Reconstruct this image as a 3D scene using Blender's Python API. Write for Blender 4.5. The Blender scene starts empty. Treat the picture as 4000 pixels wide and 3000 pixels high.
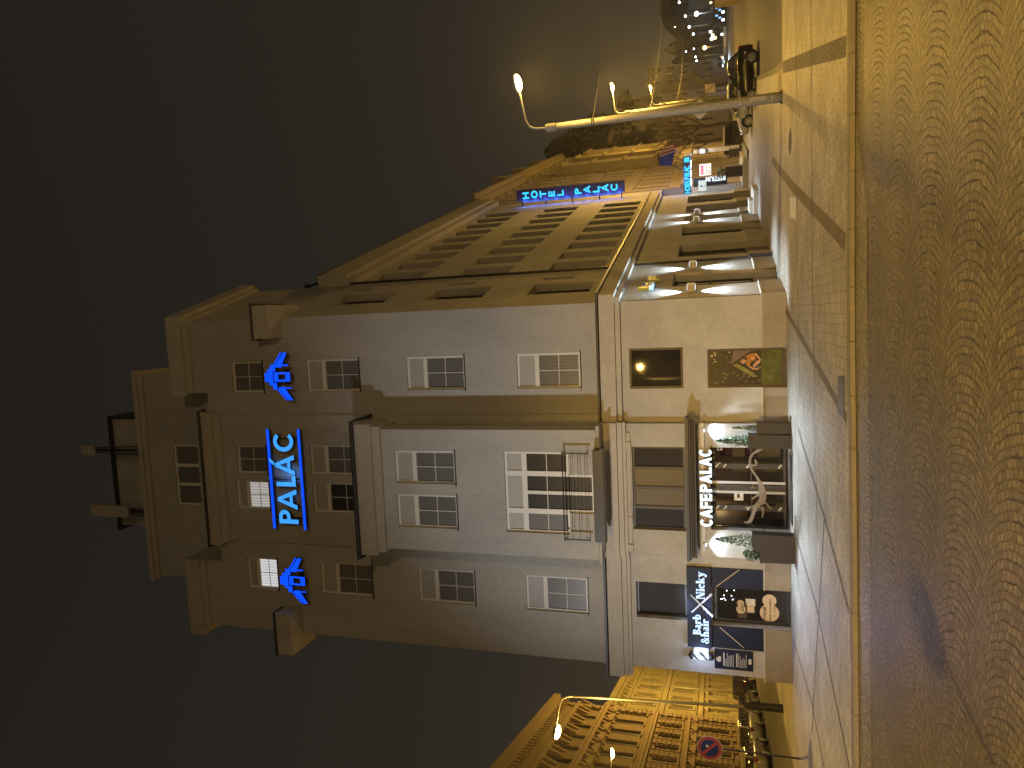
import bpy, bmesh, math, random
from mathutils import Vector, Matrix, noise
R = math.radians
random.seed(7)
SC = bpy.context.scene
COL = SC.collection
# ---------------------------------------------------------------- camera
CF = 2682.18; CPITCH = .28182; CROLL = -.01576; CYAW = -.09622
CC = Vector((-.49418, -24.3528, 2.4))
_cp, _sp, _cy, _sy = math.cos(CPITCH), math.sin(CPITCH), math.cos(CYAW), math.sin(CYAW)
FW = Vector((_sy*_cp, _cy*_cp, _sp)); _rt = Vector((_cy, -_sy, 0)); _up = _rt.cross(FW)
RT = _rt*math.cos(CROLL) + _up*math.sin(CROLL); UP = -_rt*math.sin(CROLL) + _up*math.cos(CROLL)
cam = bpy.data.objects.new('camera', bpy.data.cameras.new('camera')); COL.objects.link(cam)
X, Y, Z = -UP, RT, -FW            # the phone was held sideways: the picture's left is the sky
cam.matrix_world = Matrix(((X.x, Y.x, Z.x, CC.x), (X.y, Y.y, Z.y, CC.y), (X.z, Y.z, Z.z, CC.z), (0, 0, 0, 1)))
cam.data.sensor_width = 36; cam.data.lens = CF/4000*36
cam.data.clip_start = .1; cam.data.clip_end = 3000
SC.camera = cam
# ---------------------------------------------------------------- world, exposure
W = bpy.data.worlds.new('World'); SC.world = W; W.use_nodes = True
nt = W.node_tree; bg = nt.nodes['Background']
tc = nt.nodes.new('ShaderNodeTexCoord'); sx = nt.nodes.new('ShaderNodeSeparateXYZ'); rp = nt.nodes.new('ShaderNodeValToRGB')
nt.links.new(tc.outputs['Generated'], sx.inputs[0]); nt.links.new(sx.outputs['Z'], rp.inputs[0]); nt.links.new(rp.outputs[0], bg.inputs[0])
rp.color_ramp.elements[0].position = 0; rp.color_ramp.elements[0].color = (.040, .033, .0235, 1)
rp.color_ramp.elements[1].position = .75; rp.color_ramp.elements[1].color = (.0155, .0132, .0103, 1)
e = rp.color_ramp.elements.new(.3); e.color = (.0230, .0194, .0148, 1)
bg.inputs[1].default_value = 1.0
SC.view_settings.view_transform = 'Standard'; SC.view_settings.look = 'None'
SC.view_settings.exposure = 0; SC.view_settings.gamma = 1
SC.render.engine = 'CYCLES'
SC.cycles.use_denoising = True
try: SC.cycles.denoiser = 'OPENIMAGEDENOISE'
except Exception: pass
SC.cycles.max_bounces = 6; SC.cycles.diffuse_bounces = 3; SC.cycles.glossy_bounces = 3; SC.cycles.transmission_bounces = 3
SC.cycles.transparent_max_bounces = 8; SC.cycles.volume_bounces = 0; SC.cycles.sample_clamp_indirect = 4
SC.cycles.caustics_reflective = False; SC.cycles.caustics_refractive = False
SODIUM = (1, .575, .10); LED = (1, .985, .965); COOL = (.74, .89, 1)

def light(name, kind, loc, energy, color, target=None, size=.15, angle=None, blend=.5, parent=None):
    l = bpy.data.lights.new(name, kind); l.energy = energy; l.color = color
    if kind == 'SPOT':
        l.spot_size = R(angle); l.spot_blend = blend
    l.shadow_soft_size = size
    o = bpy.data.objects.new(name, l); COL.objects.link(o); o.location = loc
    if target is not None:
        o.rotation_euler = (Vector(target)-Vector(loc)).to_track_quat('-Z', 'Y').to_euler()
    if parent:
        o.parent = parent; o.location = Vector(loc)-parent.location
    return o
# street lighting of the square behind the camera
for k, (lx, ly) in enumerate(((-20, -20), (-19.2, -18.6), (-20.9, -21.4))):
    light('square_light', 'SPOT', (lx, ly, 7.4), 3300, LED, (-1.0, 0, 4.6), .12, 62, 1.0)
light('road_light', 'SPOT', (-7.9, -32, 9.5), 20500, SODIUM, (-5, -18.5, 0), .18, 74, .8)
light('road_light', 'POINT', (9, -30, 9.3), 3300, (1, .68, .36), size=.18)
light('road_light', 'SPOT', (9, -30, 9.2), 9000, SODIUM, (5, -18.5, 0), .18, 84, .8)

# ---------------------------------------------------------------- materials
def newmat(name):
    m = bpy.data.materials.new(name); m.use_nodes = True
    return m, m.node_tree, m.node_tree.nodes['Principled BSDF']
def mat(name, col, rough=.7, metal=0, var=0, vs=3, bump=0, bs=60, spec=.5, var2=0, vs2=.5, stretch=None):
    m, t, p = newmat(name)
    p.inputs['Base Color'].default_value = (*col, 1); p.inputs['Roughness'].default_value = rough
    p.inputs['Metallic'].default_value = metal; p.inputs['Specular IOR Level'].default_value = spec
    L = t.links.new
    co = t.nodes.new('ShaderNodeTexCoord').outputs['Object']
    if stretch:
        mp = t.nodes.new('ShaderNodeMapping'); mp.inputs['Scale'].default_value = stretch; L(co, mp.inputs[0]); vco = mp.outputs[0]
    else: vco = co
    cur = None
    for v, s, src in ((var, vs, co), (var2, vs2, vco)):
        if not v: continue
        n = t.nodes.new('ShaderNodeTexNoise'); n.inputs['Scale'].default_value = s; n.inputs['Detail'].default_value = 5; n.inputs['Roughness'].default_value = .65
        L(src, n.inputs['Vector'])
        r = t.nodes.new('ShaderNodeMapRange'); r.inputs[1].default_value = .3; r.inputs[2].default_value = .7
        r.inputs[3].default_value = 1-v; r.inputs[4].default_value = 1+v*.6
        L(n.outputs[0], r.inputs[0])
        x = t.nodes.new('ShaderNodeVectorMath'); x.operation = 'SCALE'
        if cur is None: x.inputs[0].default_value = col
        else: L(cur, x.inputs[0])
        L(r.outputs[0], x.inputs['Scale']); cur = x.outputs[0]
    if cur is not None: L(cur, p.inputs['Base Color'])
    if bump:
        n = t.nodes.new('ShaderNodeTexNoise'); n.inputs['Scale'].default_value = bs; n.inputs['Detail'].default_value = 4
        L(co, n.inputs['Vector'])
        b = t.nodes.new('ShaderNodeBump'); b.inputs['Strength'].default_value = bump; b.inputs['Distance'].default_value = .02
        L(n.outputs[0], b.inputs['Height']); L(b.outputs[0], p.inputs['Normal'])
    return m
def emit(name, col, strength, base=(.02, .02, .02)):
    m, t, p = newmat(name)
    p.inputs['Base Color'].default_value = (*base, 1); p.inputs['Emission Color'].default_value = (*col, 1)
    p.inputs['Emission Strength'].default_value = strength; p.inputs['Roughness'].default_value = .5
    return m
def glass(name, tint=(.012, .012, .014), through=.0, rough=.03):
    m, t, p = newmat(name)
    p.inputs['Base Color'].default_value = (*tint, 1); p.inputs['Roughness'].default_value = rough
    p.inputs['Specular IOR Level'].default_value = .6
    if through:
        tr = t.nodes.new('ShaderNodeBsdfTransparent'); tr.inputs[0].default_value = (.85, .86, .86, 1)
        mx = t.nodes.new('ShaderNodeMixShader'); mx.inputs[0].default_value = through
        out = t.nodes['Material Output']
        t.links.new(p.outputs[0], mx.inputs[1]); t.links.new(tr.outputs[0], mx.inputs[2]); t.links.new(mx.outputs[0], out.inputs[0])
    return m
def curtain(name, col, lit=0, ecol=(1, 1, 1)):
    "cloth hanging in folds behind the pane"
    m, t, p = newmat(name); L = t.links.new
    co = t.nodes.new('ShaderNodeTexCoord').outputs['Object']
    w = t.nodes.new('ShaderNodeTexWave'); w.wave_type = 'BANDS'; w.bands_direction = 'X'; w.inputs['Scale'].default_value = 2.6; w.inputs['Distortion'].default_value = 2.5; w.inputs['Detail Scale'].default_value = .6
    L(co, w.inputs['Vector'])
    r = t.nodes.new('ShaderNodeMapRange'); r.inputs[3].default_value = .86 if not lit and col[0] > .1 else .7; r.inputs[4].default_value = 1.07; L(w.outputs[1], r.inputs[0])
    x = t.nodes.new('ShaderNodeVectorMath'); x.operation = 'SCALE'; x.inputs[0].default_value = col; L(r.outputs[0], x.inputs['Scale'])
    L(x.outputs[0], p.inputs['Base Color']); p.inputs['Roughness'].default_value = .35; p.inputs['Specular IOR Level'].default_value = .5
    if lit:
        x2 = t.nodes.new('ShaderNodeVectorMath'); x2.operation = 'SCALE'; x2.inputs[0].default_value = ecol; L(r.outputs[0], x2.inputs['Scale'])
        L(x2.outputs[0], p.inputs['Emission Color']); p.inputs['Emission Strength'].default_value = lit
    return m
M = {}
M['plaster'] = mat('plaster', (.43, .425, .405), .9, var=.10, vs=5, bump=.35, bs=90, var2=.16, vs2=.5, stretch=(1, 1, .25), spec=.2)
M['plaster_warm'] = mat('plaster_warm', (.44, .43, .405), .9, var=.10, vs=4, bump=.35, bs=90, var2=.16, vs2=.6, spec=.2)
M['cornice'] = mat('cornice_plaster', (.46, .435, .39), .9, var=.10, vs=6, bump=.3, bs=70, var2=.14, vs2=.8, spec=.2)
M['granite'] = mat('granite', (.30, .265, .22), .6, var=.45, vs=38, bump=.25, bs=50, var2=.15, vs2=1.2, spec=.4)
M['white'] = mat('white_plastic', (.72, .72, .69), .45, var=.05, vs=8)
M['panel'] = mat('shutter_panel', (.40, .40, .39), .5, var=.05, vs=4)
M['pane'] = curtain('curtained_pane', (.150, .150, .147))
M['goldreflect'] = curtain('gold_reflection', (.085, .062, .020))  # golden reflection in the panes above the cafe, painted as streaked colour
M['milk'] = mat('frosted_pane', (.016, .014, .013), .5, var=.2, vs=2, spec=.2)
M['panedark'] = curtain('dark_pane', (.035, .032, .028))
M['panelit'] = curtain('lit_curtain', (.5, .5, .48), .38, (1, .97, .95))
M['panelitw'] = curtain('lit_curtain_white', (.6, .6, .6), .62, (.95, .97, 1))
M['glass'] = glass('dark_glass', (.020, .018, .015))
M['glassin'] = glass('shop_glass', (.012, .012, .014), .78)
M['dark'] = mat('dark_frame', (.028, .028, .031), .4, var=.1, vs=10)
M['brown'] = mat('brown_frame', (.055, .038, .024), .45, var=.2, vs=9)
M['iron'] = mat('black_iron', (.018, .018, .02), .45)
M['steel'] = mat('galvanised_steel', (.30, .295, .28), .55, .1, var=.14, vs=9, bump=.05, bs=40, var2=.1, vs2=2)
M['lightgrey'] = mat('light_grey_metal', (.42, .43, .45), .4, .2, var=.05, vs=8)
M['navy'] = mat('navy_panel', (.005, .0085, .026), .45, var=.15, vs=3, spec=.25)
M['cream'] = mat('cream_sticker', (.62, .50, .33), .6, var=.05, vs=5)
M['ink'] = mat('dark_ink', (.02, .018, .02), .6)
M['paper'] = mat('paper', (.62, .60, .54), .7, var=.06, vs=8)
M['planter'] = mat('planter_metal', (.030, .026, .024), .5, .2, var=.35, vs=5, bump=.1, bs=30)
M['leaf'] = mat('shrub_leaf', (.042, .095, .030), .55, var=.5, vs=14)
M['leafdark'] = mat('conifer_leaf', (.030, .038, .026), .7, var=.4, vs=.6)
M['bark'] = mat('bark', (.10, .075, .045), .85, var=.3, vs=6)
M['soil'] = mat('soil', (.03, .024, .018), .95)
M['blue'] = emit('blue_neon', (.0, .07, 1.0), 1.25)
M['cyan'] = emit('cyan_letter', (.05, .37, 1.0), 1.05)
M['cyan2'] = emit('cyan_letter_small', (.03, .55, 1.0), 1.5)
M['wletter'] = emit('white_letter', (.86, .97, 1.0), 1.5)
M['wbar'] = mat('white_acrylic', (.62, .66, .70), .3)
M['bluelet'] = emit('barb_letter', (.72, .93, 1.0), 1.25)
M['halo'] = emit('halo_edge', (.10, .32, 1), .9)
M['signside'] = mat('sign_side', (.015, .02, .05), .5)
M['bulb'] = emit('sodium_bulb', (1, .66, .22), 45)
M['bulbo'] = emit('sodium_bulb_orange', (1, .52, .17), 38)
M['cool'] = emit('cool_lens', (.85, .95, 1), 8); M['coolsoft'] = emit('soft_lens', (.80, .92, 1), 1.6)
M['warm'] = emit('warm_lens', (1, .7, .3), 5)
M['teal'] = emit('teal_sign', (.02, .8, .55), 1.6)
M['lime'] = emit('lime_sign', (.6, 1, .35), 1.2)
M['redlamp'] = emit('red_lamp', (1, .12, .08), 2)
M['chrome'] = mat('chrome', (.6, .6, .6), .2, 1)
M['rubber'] = mat('rubber', (.015, .015, .015), .8)
M['asphalt'] = mat('asphalt', (.085, .075, .065), .75, var=.2, vs=70, bump=.3, bs=120, var2=.18, vs2=.35)
M['kerb'] = mat('kerb_stone', (.19, .17, .135), .75, var=.25, vs=30, bump=.4, bs=45, var2=.15, vs2=1.5)
M['strip'] = mat('sett_strip', (.13, .115, .09), .8, var=.3, vs=12, bump=.4, bs=30)
M['castiron'] = mat('cast_iron', (.09, .085, .08), .5, .5, var=.2, vs=12, bump=.3, bs=60)

def brickmat(name, c1, c2, mortar, bw, bh, ms, rough, tint=.0, tscale=.3, bump=.5, off=.5, bdist=.01, patch=None):
    m, t, p = newmat(name); L = t.links.new; N = t.nodes.new
    co = N('ShaderNodeTexCoord').outputs['Object']
    wn = N('ShaderNodeTexNoise'); wn.inputs['Scale'].default_value = 3.5; wn.inputs['Detail'].default_value = 2; L(co, wn.inputs['Vector'])
    ad = N('ShaderNodeVectorMath'); ad.operation = 'MULTIPLY_ADD'; L(wn.outputs['Color'], ad.inputs[0]); ad.inputs[1].default_value = (.012, .012, 0); L(co, ad.inputs[2])
    b = N('ShaderNodeTexBrick'); L(ad.outputs[0], b.inputs['Vector'])
    b.offset = off; b.inputs['Color1'].default_value = (*c1, 1); b.inputs['Color2'].default_value = (*c2, 1); b.inputs['Mortar'].default_value = (*mortar, 1)
    b.inputs['Scale'].default_value = 1; b.inputs['Brick Width'].default_value = bw; b.inputs['Row Height'].default_value = bh
    b.inputs['Mortar Size'].default_value = ms; b.inputs['Mortar Smooth'].default_value = .3; b.inputs['Bias'].default_value = 0
    n = N('ShaderNodeTexNoise'); n.inputs['Scale'].default_value = tscale; n.inputs['Detail'].default_value = 7; n.inputs['Roughness'].default_value = .7; L(co, n.inputs['Vector'])
    r = N('ShaderNodeMapRange'); r.inputs[1].default_value = .3; r.inputs[2].default_value = .7; r.inputs[3].default_value = 1-tint; r.inputs[4].default_value = 1+tint*.7; L(n.outputs[0], r.inputs[0])
    n2 = N('ShaderNodeTexNoise'); n2.inputs['Scale'].default_value = 45; n2.inputs['Detail'].default_value = 3; L(co, n2.inputs['Vector'])
    r2 = N('ShaderNodeMapRange'); r2.inputs[1].default_value = .3; r2.inputs[2].default_value = .7; r2.inputs[3].default_value = .8; r2.inputs[4].default_value = 1.15; L(n2.outputs[0], r2.inputs[0])
    mu = N('ShaderNodeMath'); mu.operation = 'MULTIPLY'; L(r.outputs[0], mu.inputs[0]); L(r2.outputs[0], mu.inputs[1])
    x = N('ShaderNodeVectorMath'); x.operation = 'SCALE'; L(b.outputs['Color'], x.inputs[0]); L(mu.outputs[0], x.inputs['Scale'])
    L(x.outputs[0], p.inputs['Base Color']); p.inputs['Roughness'].default_value = rough
    iv = N('ShaderNodeMath'); iv.operation = 'MULTIPLY_ADD'; L(b.outputs['Fac'], iv.inputs[0]); iv.inputs[1].default_value = -1; L(n2.outputs[0], iv.inputs[2])
    bp = N('ShaderNodeBump'); bp.inputs['Strength'].default_value = bump; bp.inputs['Distance'].default_value = bdist; L(iv.outputs[0], bp.inputs['Height']); L(bp.outputs[0], p.inputs['Normal'])
    return m
M['paver'] = brickmat('pavers', (.27, .255, .225), (.36, .335, .29), (.085, .075, .058), .42, .21, .010, .62, .34, .6, .8)
M['tactile'] = brickmat('tactile_pavers', (.30, .25, .18), (.34, .28, .2), (.12, .1, .07), .2, .2, .01, .8, .1, 1)
M['band'] = brickmat('sett_band', (.13, .115, .09), (.17, .15, .12), (.06, .05, .04), .11, .11, .012, .8, .2, 1)

def cobblemat(name='cobbles', br=1.0):
    m, t, p = newmat(name); L = t.links.new; N = t.nodes.new
    def ma(op, a, b=None, c=None):
        n = N('ShaderNodeMath'); n.operation = op
        for i, v in enumerate((a, b, c)):
            if v is None: continue
            if isinstance(v, (int, float)): n.inputs[i].default_value = v
            else: L(v, n.inputs[i])
        return n.outputs[0]
    co = N('ShaderNodeTexCoord').outputs['Object']
    wn = N('ShaderNodeTexNoise'); wn.inputs['Scale'].default_value = 2.2; wn.inputs['Detail'].default_value = 3; L(co, wn.inputs['Vector'])
    ad = N('ShaderNodeVectorMath'); ad.operation = 'MULTIPLY_ADD'; L(wn.outputs['Color'], ad.inputs[0]); ad.inputs[1].default_value = (.11, .11, 0); L(co, ad.inputs[2])
    wf = N('ShaderNodeTexNoise'); wf.inputs['Scale'].default_value = 11; wf.inputs['Detail'].default_value = 3; L(co, wf.inputs['Vector'])
    ad2 = N('ShaderNodeVectorMath'); ad2.operation = 'MULTIPLY_ADD'; L(wf.outputs['Color'], ad2.inputs[0]); ad2.inputs[1].default_value = (.055, .055, 0); L(ad.outputs[0], ad2.inputs[2]); ad = ad2
    s = N('ShaderNodeSeparateXYZ'); L(ad.outputs[0], s.inputs[0])
    x, y = s.outputs[0], s.outputs[1]
    RW = 1.42
    b = ma('DIVIDE', ma('ADD', y, ma('MULTIPLY', x, .035)), RW)
    fl = ma('FLOOR', b); v = ma('MULTIPLY', ma('SUBTRACT', ma('SUBTRACT', b, fl), .5), RW)
    Rr = .96
    h = ma('SQRT', ma('SUBTRACT', Rr*Rr, ma('MULTIPLY', v, v)))
    a = ma('SUBTRACT', x, h); a = ma('ADD', a, ma('MULTIPLY', fl, .37))
    tt = ma('MULTIPLY', ma('ARCSINE', ma('DIVIDE', v, Rr)), Rr)
    cb = N('ShaderNodeCombineXYZ'); L(tt, cb.inputs[0]); L(a, cb.inputs[1])
    k = N('ShaderNodeTexBrick'); L(cb.outputs[0], k.inputs['Vector']); k.offset = .5
    k.inputs['Color1'].default_value = (.083, .074, .052, 1); k.inputs['Color2'].default_value = (.175, .157, .108, 1); k.inputs['Mortar'].default_value = (.062, .052, .038, 1)
    k.inputs['Scale'].default_value = 1; k.inputs['Brick Width'].default_value = .095; k.inputs['Row Height'].default_value = .095
    k.inputs['Mortar Size'].default_value = .013; k.inputs['Mortar Smooth'].default_value = .6
    # open joints between some courses
    cr = ma('DIVIDE', a, .19); cfr = ma('SUBTRACT', cr, ma('FLOOR', cr)); j = ma('ABSOLUTE', ma('SUBTRACT', cfr, .5))
    nj = N('ShaderNodeTexNoise'); nj.inputs['Scale'].default_value = 5; nj.inputs['Detail'].default_value = 2; L(co, nj.inputs['Vector'])
    wj = N('ShaderNodeMapRange'); L(nj.outputs[0], wj.inputs[0]); wj.inputs[1].default_value = .46; wj.inputs[2].default_value = .66; wj.inputs[3].default_value = -.01; wj.inputs[4].default_value = .085
    vv = N('ShaderNodeMapRange'); L(ma('ABSOLUTE', v), vv.inputs[0]); vv.inputs[1].default_value = .35; vv.inputs[2].default_value = .62; vv.inputs[3].default_value = 1; vv.inputs[4].default_value = .25
    jj = N('ShaderNodeMapRange'); L(ma('SUBTRACT', j, ma('MULTIPLY', wj.outputs[0], vv.outputs[0])), jj.inputs[0]); jj.inputs[1].default_value = -.02; jj.inputs[2].default_value = .03; jj.inputs[3].default_value = .38; jj.inputs[4].default_value = 1
    n2 = N('ShaderNodeTexNoise'); n2.inputs['Scale'].default_value = 26; n2.inputs['Detail'].default_value = 5; n2.inputs['Roughness'].default_value = .7; L(co, n2.inputs['Vector'])
    r2 = N('ShaderNodeMapRange'); r2.inputs[1].default_value = .3; r2.inputs[2].default_value = .7; r2.inputs[3].default_value = .45; r2.inputs[4].default_value = 1.5; L(n2.outputs[0], r2.inputs[0])
    n3 = N('ShaderNodeTexNoise'); n3.inputs['Scale'].default_value = .5; n3.inputs['Detail'].default_value = 3; L(co, n3.inputs['Vector'])
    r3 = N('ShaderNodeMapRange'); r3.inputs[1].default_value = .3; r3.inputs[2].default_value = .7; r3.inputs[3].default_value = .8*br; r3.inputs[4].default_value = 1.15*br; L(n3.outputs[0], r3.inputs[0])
    sc = ma('MULTIPLY', ma('MULTIPLY', jj.outputs[0], r2.outputs[0]), r3.outputs[0])
    xx = N('ShaderNodeVectorMath'); xx.operation = 'SCALE'; L(k.outputs['Color'], xx.inputs[0]); L(sc, xx.inputs['Scale'])
    L(xx.outputs[0], p.inputs['Base Color']); p.inputs['Roughness'].default_value = .5; p.inputs['Specular IOR Level'].default_value = .5
    hh = ma('ADD', ma('MULTIPLY', k.outputs['Fac'], -1.0), ma('MULTIPLY', n2.outputs[0], 1.1)); hh = ma('ADD', hh, ma('MULTIPLY', jj.outputs[0], 1.2))
    bp = N('ShaderNodeBump'); bp.inputs['Strength'].default_value = .9; bp.inputs['Distance'].default_value = .03; L(hh, bp.inputs['Height']); L(bp.outputs[0], p.inputs['Normal'])
    return m
M['cobble'] = cobblemat(); M['cobblelit'] = cobblemat('lit_cobbles', 1.75)  # second copy brightened for the lamplit strip at the kerb

# ---------------------------------------------------------------- mesh helpers
class Fr:                                  # a facade frame: s along, o outwards, z up
    def __init__(s, o, u, n): s.o, s.u, s.n = Vector(o), Vector(u).normalized(), Vector(n).normalized()
    def p(s, a, off, z): return s.o + s.u*a + s.n*off + Vector((0, 0, z))
class MB:
    def __init__(s): s.v, s.f, s.m = [], [], []
    def add(s, vs, fs, mi=0):
        b = len(s.v); s.v += [tuple(x) for x in vs]
        for f in fs: s.f.append([b+i for i in f]); s.m.append(mi)
        return s
    def hexa(s, p, mi=0): return s.add(p, [(0, 3, 2, 1), (4, 5, 6, 7), (0, 1, 5, 4), (1, 2, 6, 5), (2, 3, 7, 6), (3, 0, 4, 7)], mi)
    def box(s, x0, x1, y0, y1, z0, z1, mi=0):
        return s.hexa([(x0, y0, z0), (x1, y0, z0), (x1, y1, z0), (x0, y1, z0), (x0, y0, z1), (x1, y0, z1), (x1, y1, z1), (x0, y1, z1)], mi)
    def fb(s, fr, s0, s1, o0, o1, z0, z1, mi=0):
        P = fr.p; return s.hexa([P(s0, o0, z0), P(s1, o0, z0), P(s1, o1, z0), P(s0, o1, z0), P(s0, o0, z1), P(s1, o0, z1), P(s1, o1, z1), P(s0, o1, z1)], mi)
    def quad(s, a, b, c, d, mi=0): return s.add([a, b, c, d], [(0, 1, 2, 3)], mi)
    def prism(s, fr, poly, o0, o1, mi=0, side=None):   # poly of (s, z), extruded along o; side: material of everything but the face
        if side is not None:
            n = len(poly); vs = [fr.p(a, o1, z) for a, z in poly]+[fr.p(a, o0, z) for a, z in poly]
            s.add(vs, [list(range(n))], mi)
            return s.add(vs, [list(range(2*n-1, n-1, -1))]+[(i, i+n, (i+1) % n+n, (i+1) % n) for i in range(n)], side)
        n = len(poly); vs = [fr.p(a, o1, z) for a, z in poly]+[fr.p(a, o0, z) for a, z in poly]
        return s.add(vs, [list(range(n)), list(range(2*n-1, n-1, -1))]+[(i, i+n, (i+1) % n+n, (i+1) % n) for i in range(n)], mi)
    def tube(s, pts, rad, seg=8, mi=0, cap=True):
        pts = [Vector(p) for p in pts]; n = len(pts)
        rad = rad if isinstance(rad, (list, tuple)) else [rad]*n
        b = len(s.v); prev = None
        for i, p in enumerate(pts):
            d = (pts[min(i+1, n-1)]-pts[max(i-1, 0)]).normalized()
            if prev is None:
                a = Vector((0, 0, 1)) if abs(d.z) < .9 else Vector((1, 0, 0)); x = d.cross(a).normalized()
            else: x = (prev-d*prev.dot(d)).normalized()
            prev = x; y = d.cross(x)
            for k in range(seg):
                t = 2*math.pi*k/seg; s.v.append(tuple(p+(x*math.cos(t)+y*math.sin(t))*rad[i]))
        for i in range(n-1):
            for k in range(seg):
                s.f.append([b+i*seg+k, b+i*seg+(k+1) % seg, b+(i+1)*seg+(k+1) % seg, b+(i+1)*seg+k]); s.m.append(mi)
        if cap:
            s.f.append([b+k for k in range(seg)][::-1]); s.m.append(mi); s.f.append([b+(n-1)*seg+k for k in range(seg)]); s.m.append(mi)
        return s
    def ball(s, c, r, seg=10, rings=6, mi=0, axes=None):
        c = Vector(c); r = r if isinstance(r, (tuple, list)) else (r, r, r)
        ax = axes or (Vector((1, 0, 0)), Vector((0, 1, 0)), Vector((0, 0, 1)))
        vs = []; fs = []
        for i in range(rings+1):
            ph = math.pi*i/rings
            for k in range(seg):
                t = 2*math.pi*k/seg
                vs.append(c+ax[0]*(r[0]*math.sin(ph)*math.cos(t))+ax[1]*(r[1]*math.sin(ph)*math.sin(t))+ax[2]*(r[2]*math.cos(ph)))
        for i in range(rings):
            for k in range(seg): fs.append((i*seg+k, (i+1)*seg+k, (i+1)*seg+(k+1) % seg, i*seg+(k+1) % seg))
        return s.add(vs, fs, mi)
    def build(s, name, mats, parent=None, smooth=False, origin=None):
        me = bpy.data.meshes.new(name)
        og = Vector(origin) if origin is not None else Vector((0, 0, 0))
        if parent is not None and origin is None: og = world_loc(parent)
        me.from_pydata([tuple(Vector(v)-og) for v in s.v], [], s.f)
        for m in (mats if isinstance(mats, (list, tuple)) else [mats]): me.materials.append(M[m] if isinstance(m, str) else m)
        me.polygons.foreach_set('material_index', s.m)
        if smooth: me.polygons.foreach_set('use_smooth', [True]*len(me.polygons))
        me.update(); bm = bmesh.new(); bm.from_mesh(me); bmesh.ops.recalc_face_normals(bm, faces=bm.faces); bm.to_mesh(me); bm.free()
        o = bpy.data.objects.new(name, me); COL.objects.link(o)
        if parent is not None:
            o.parent = parent; o.location = og-world_loc(parent)
        else: o.location = og
        return o
def world_loc(o):
    l = o.location.copy()
    while o.parent: o = o.parent; l += o.location
    return l
def tag(o, label, cat, group=None):
    o['label'] = label; o['category'] = cat
    if group: o['group'] = group
    return o
def thing(name, label, cat, loc=(0, 0, 0), group=None):
    o = bpy.data.objects.new(name, None); COL.objects.link(o); o.location = loc; o.empty_display_size = .2
    return tag(o, label, cat, group)
def struct(name, mb, m, kind='structure'):
    o = mb.build(name, m); o['kind'] = kind; return o
def gz(x, y): return .012*min(max(x, -20), 0) - .010*min(max(y-2, 0), 80)
def sheet(a, b, c, d, dz, nu, nv):      # a patch between four corners that follows the slope of the ground
    mb = MB(); vs = []
    for j in range(nv+1):
        for i in range(nu+1):
            u, v = i/nu, j/nv
            x = (a[0]*(1-u)+b[0]*u)*(1-v)+(d[0]*(1-u)+c[0]*u)*v; y = (a[1]*(1-u)+b[1]*u)*(1-v)+(d[1]*(1-u)+c[1]*u)*v
            vs.append((x, y, gz(x, y)+dz))
    return mb.add(vs, [(j*(nu+1)+i, j*(nu+1)+i+1, (j+1)*(nu+1)+i+1, (j+1)*(nu+1)+i) for j in range(nv) for i in range(nu)])
def strip(pts, w, dz):
    mb = MB(); fine = []
    for p, q in zip(pts, pts[1:]):
        n = max(1, int((Vector(q)-Vector(p)).length/.7))
        fine += [Vector(p).lerp(Vector(q), i/n) for i in range(n)]
    fine.append(Vector(pts[-1])); b = []
    for i, p in enumerate(fine):
        d = (fine[min(i+1, len(fine)-1)]-fine[max(i-1, 0)]).normalized(); n = Vector((-d.y, d.x))*w/2
        for q in (p+n, p-n): b.append((q.x, q.y, gz(q.x, q.y)+dz))
    return mb.add(b, [(2*i, 2*i+1, 2*i+3, 2*i+2) for i in range(len(fine)-1)])
def kerbline(pts, w, dz):
    top = strip(pts, w, dz); n = len(top.v)
    low = [(x, y, z-.4) for x, y, z in top.v]; top.v += low
    for i in range(0, n-2, 2):
        top.f += [[i, i+2, n+i+2, n+i], [i+1, i+3, n+i+3, n+i+1]]; top.m += [0, 0]
    return top
SA = 1.27867
SD = Vector((math.cos(SA), math.sin(SA), 0)); SN = Vector((math.sin(SA), -math.cos(SA), 0))
FRONT = Fr((0, 0, 0), (1, 0, 0), (0, -1, 0)); SIDE = Fr((0, 0, 0), SD, SN)
DL = Vector((-.27399, .96173, 0)); LN = Vector((.96173, .27399, 0))
# ---------------------------------------------------------------- the ground
KY = -10.6
struct('ground', sheet((-400, -120), (500, -120), (500, 700), (-400, 700), -.45, 90, 82), 'asphalt')
struct('cobbled_road', sheet((-45, -60), (45, -60), (45, KY-.2), (-45, KY-.2), -.075, 45, 10), 'cobble')
struct('lit_setts_strip', sheet((-45, KY-1.38), (1.0, KY-1.3), (3.0, KY-.2), (-45, KY-.2), -.071, 45, 2), 'cobblelit')  # same cobbles, with the lamplight along the kerb put into the colour
struct('pavement', sheet((-14.75, KY), (34, KY), (34, .55), (-16.55, .55), 0, 50, 12), 'paver')
mb = sheet((-16.55, .55), (7.45, .55), (8.3, 3.85), (-17.1, 3.85), 0, 26, 4)
mb2 = sheet((-17.1, 4), (-13.3, 4), (-17.5, 34), (-22.0, 34), 0, 4, 30)
struct('side_pavement', mb, 'paver'); struct('left_pavement', mb2, 'paver')
p0 = SIDE.p(0, .0, 0); ks = Vector((11.52-7.71, 15.03-1.84)).normalized()
struct('street_pavement', sheet((1.1, 3.8), (8.25, 3.8), (8.25+ks.x*66, 3.8+ks.y*66), SIDE.p(70, -.2, 0).to_2d(), .002, 8, 66), 'paver')
struct('right_street', sheet((7.4, .6), (60, .6), (90, 160), (45, 160), -.11, 20, 80), 'asphalt')
struct('left_street', sheet((-45, -10), (-14.6, -10), (-35, 120), (-80, 120), -.28+.13, 12, 100), 'asphalt')
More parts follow.
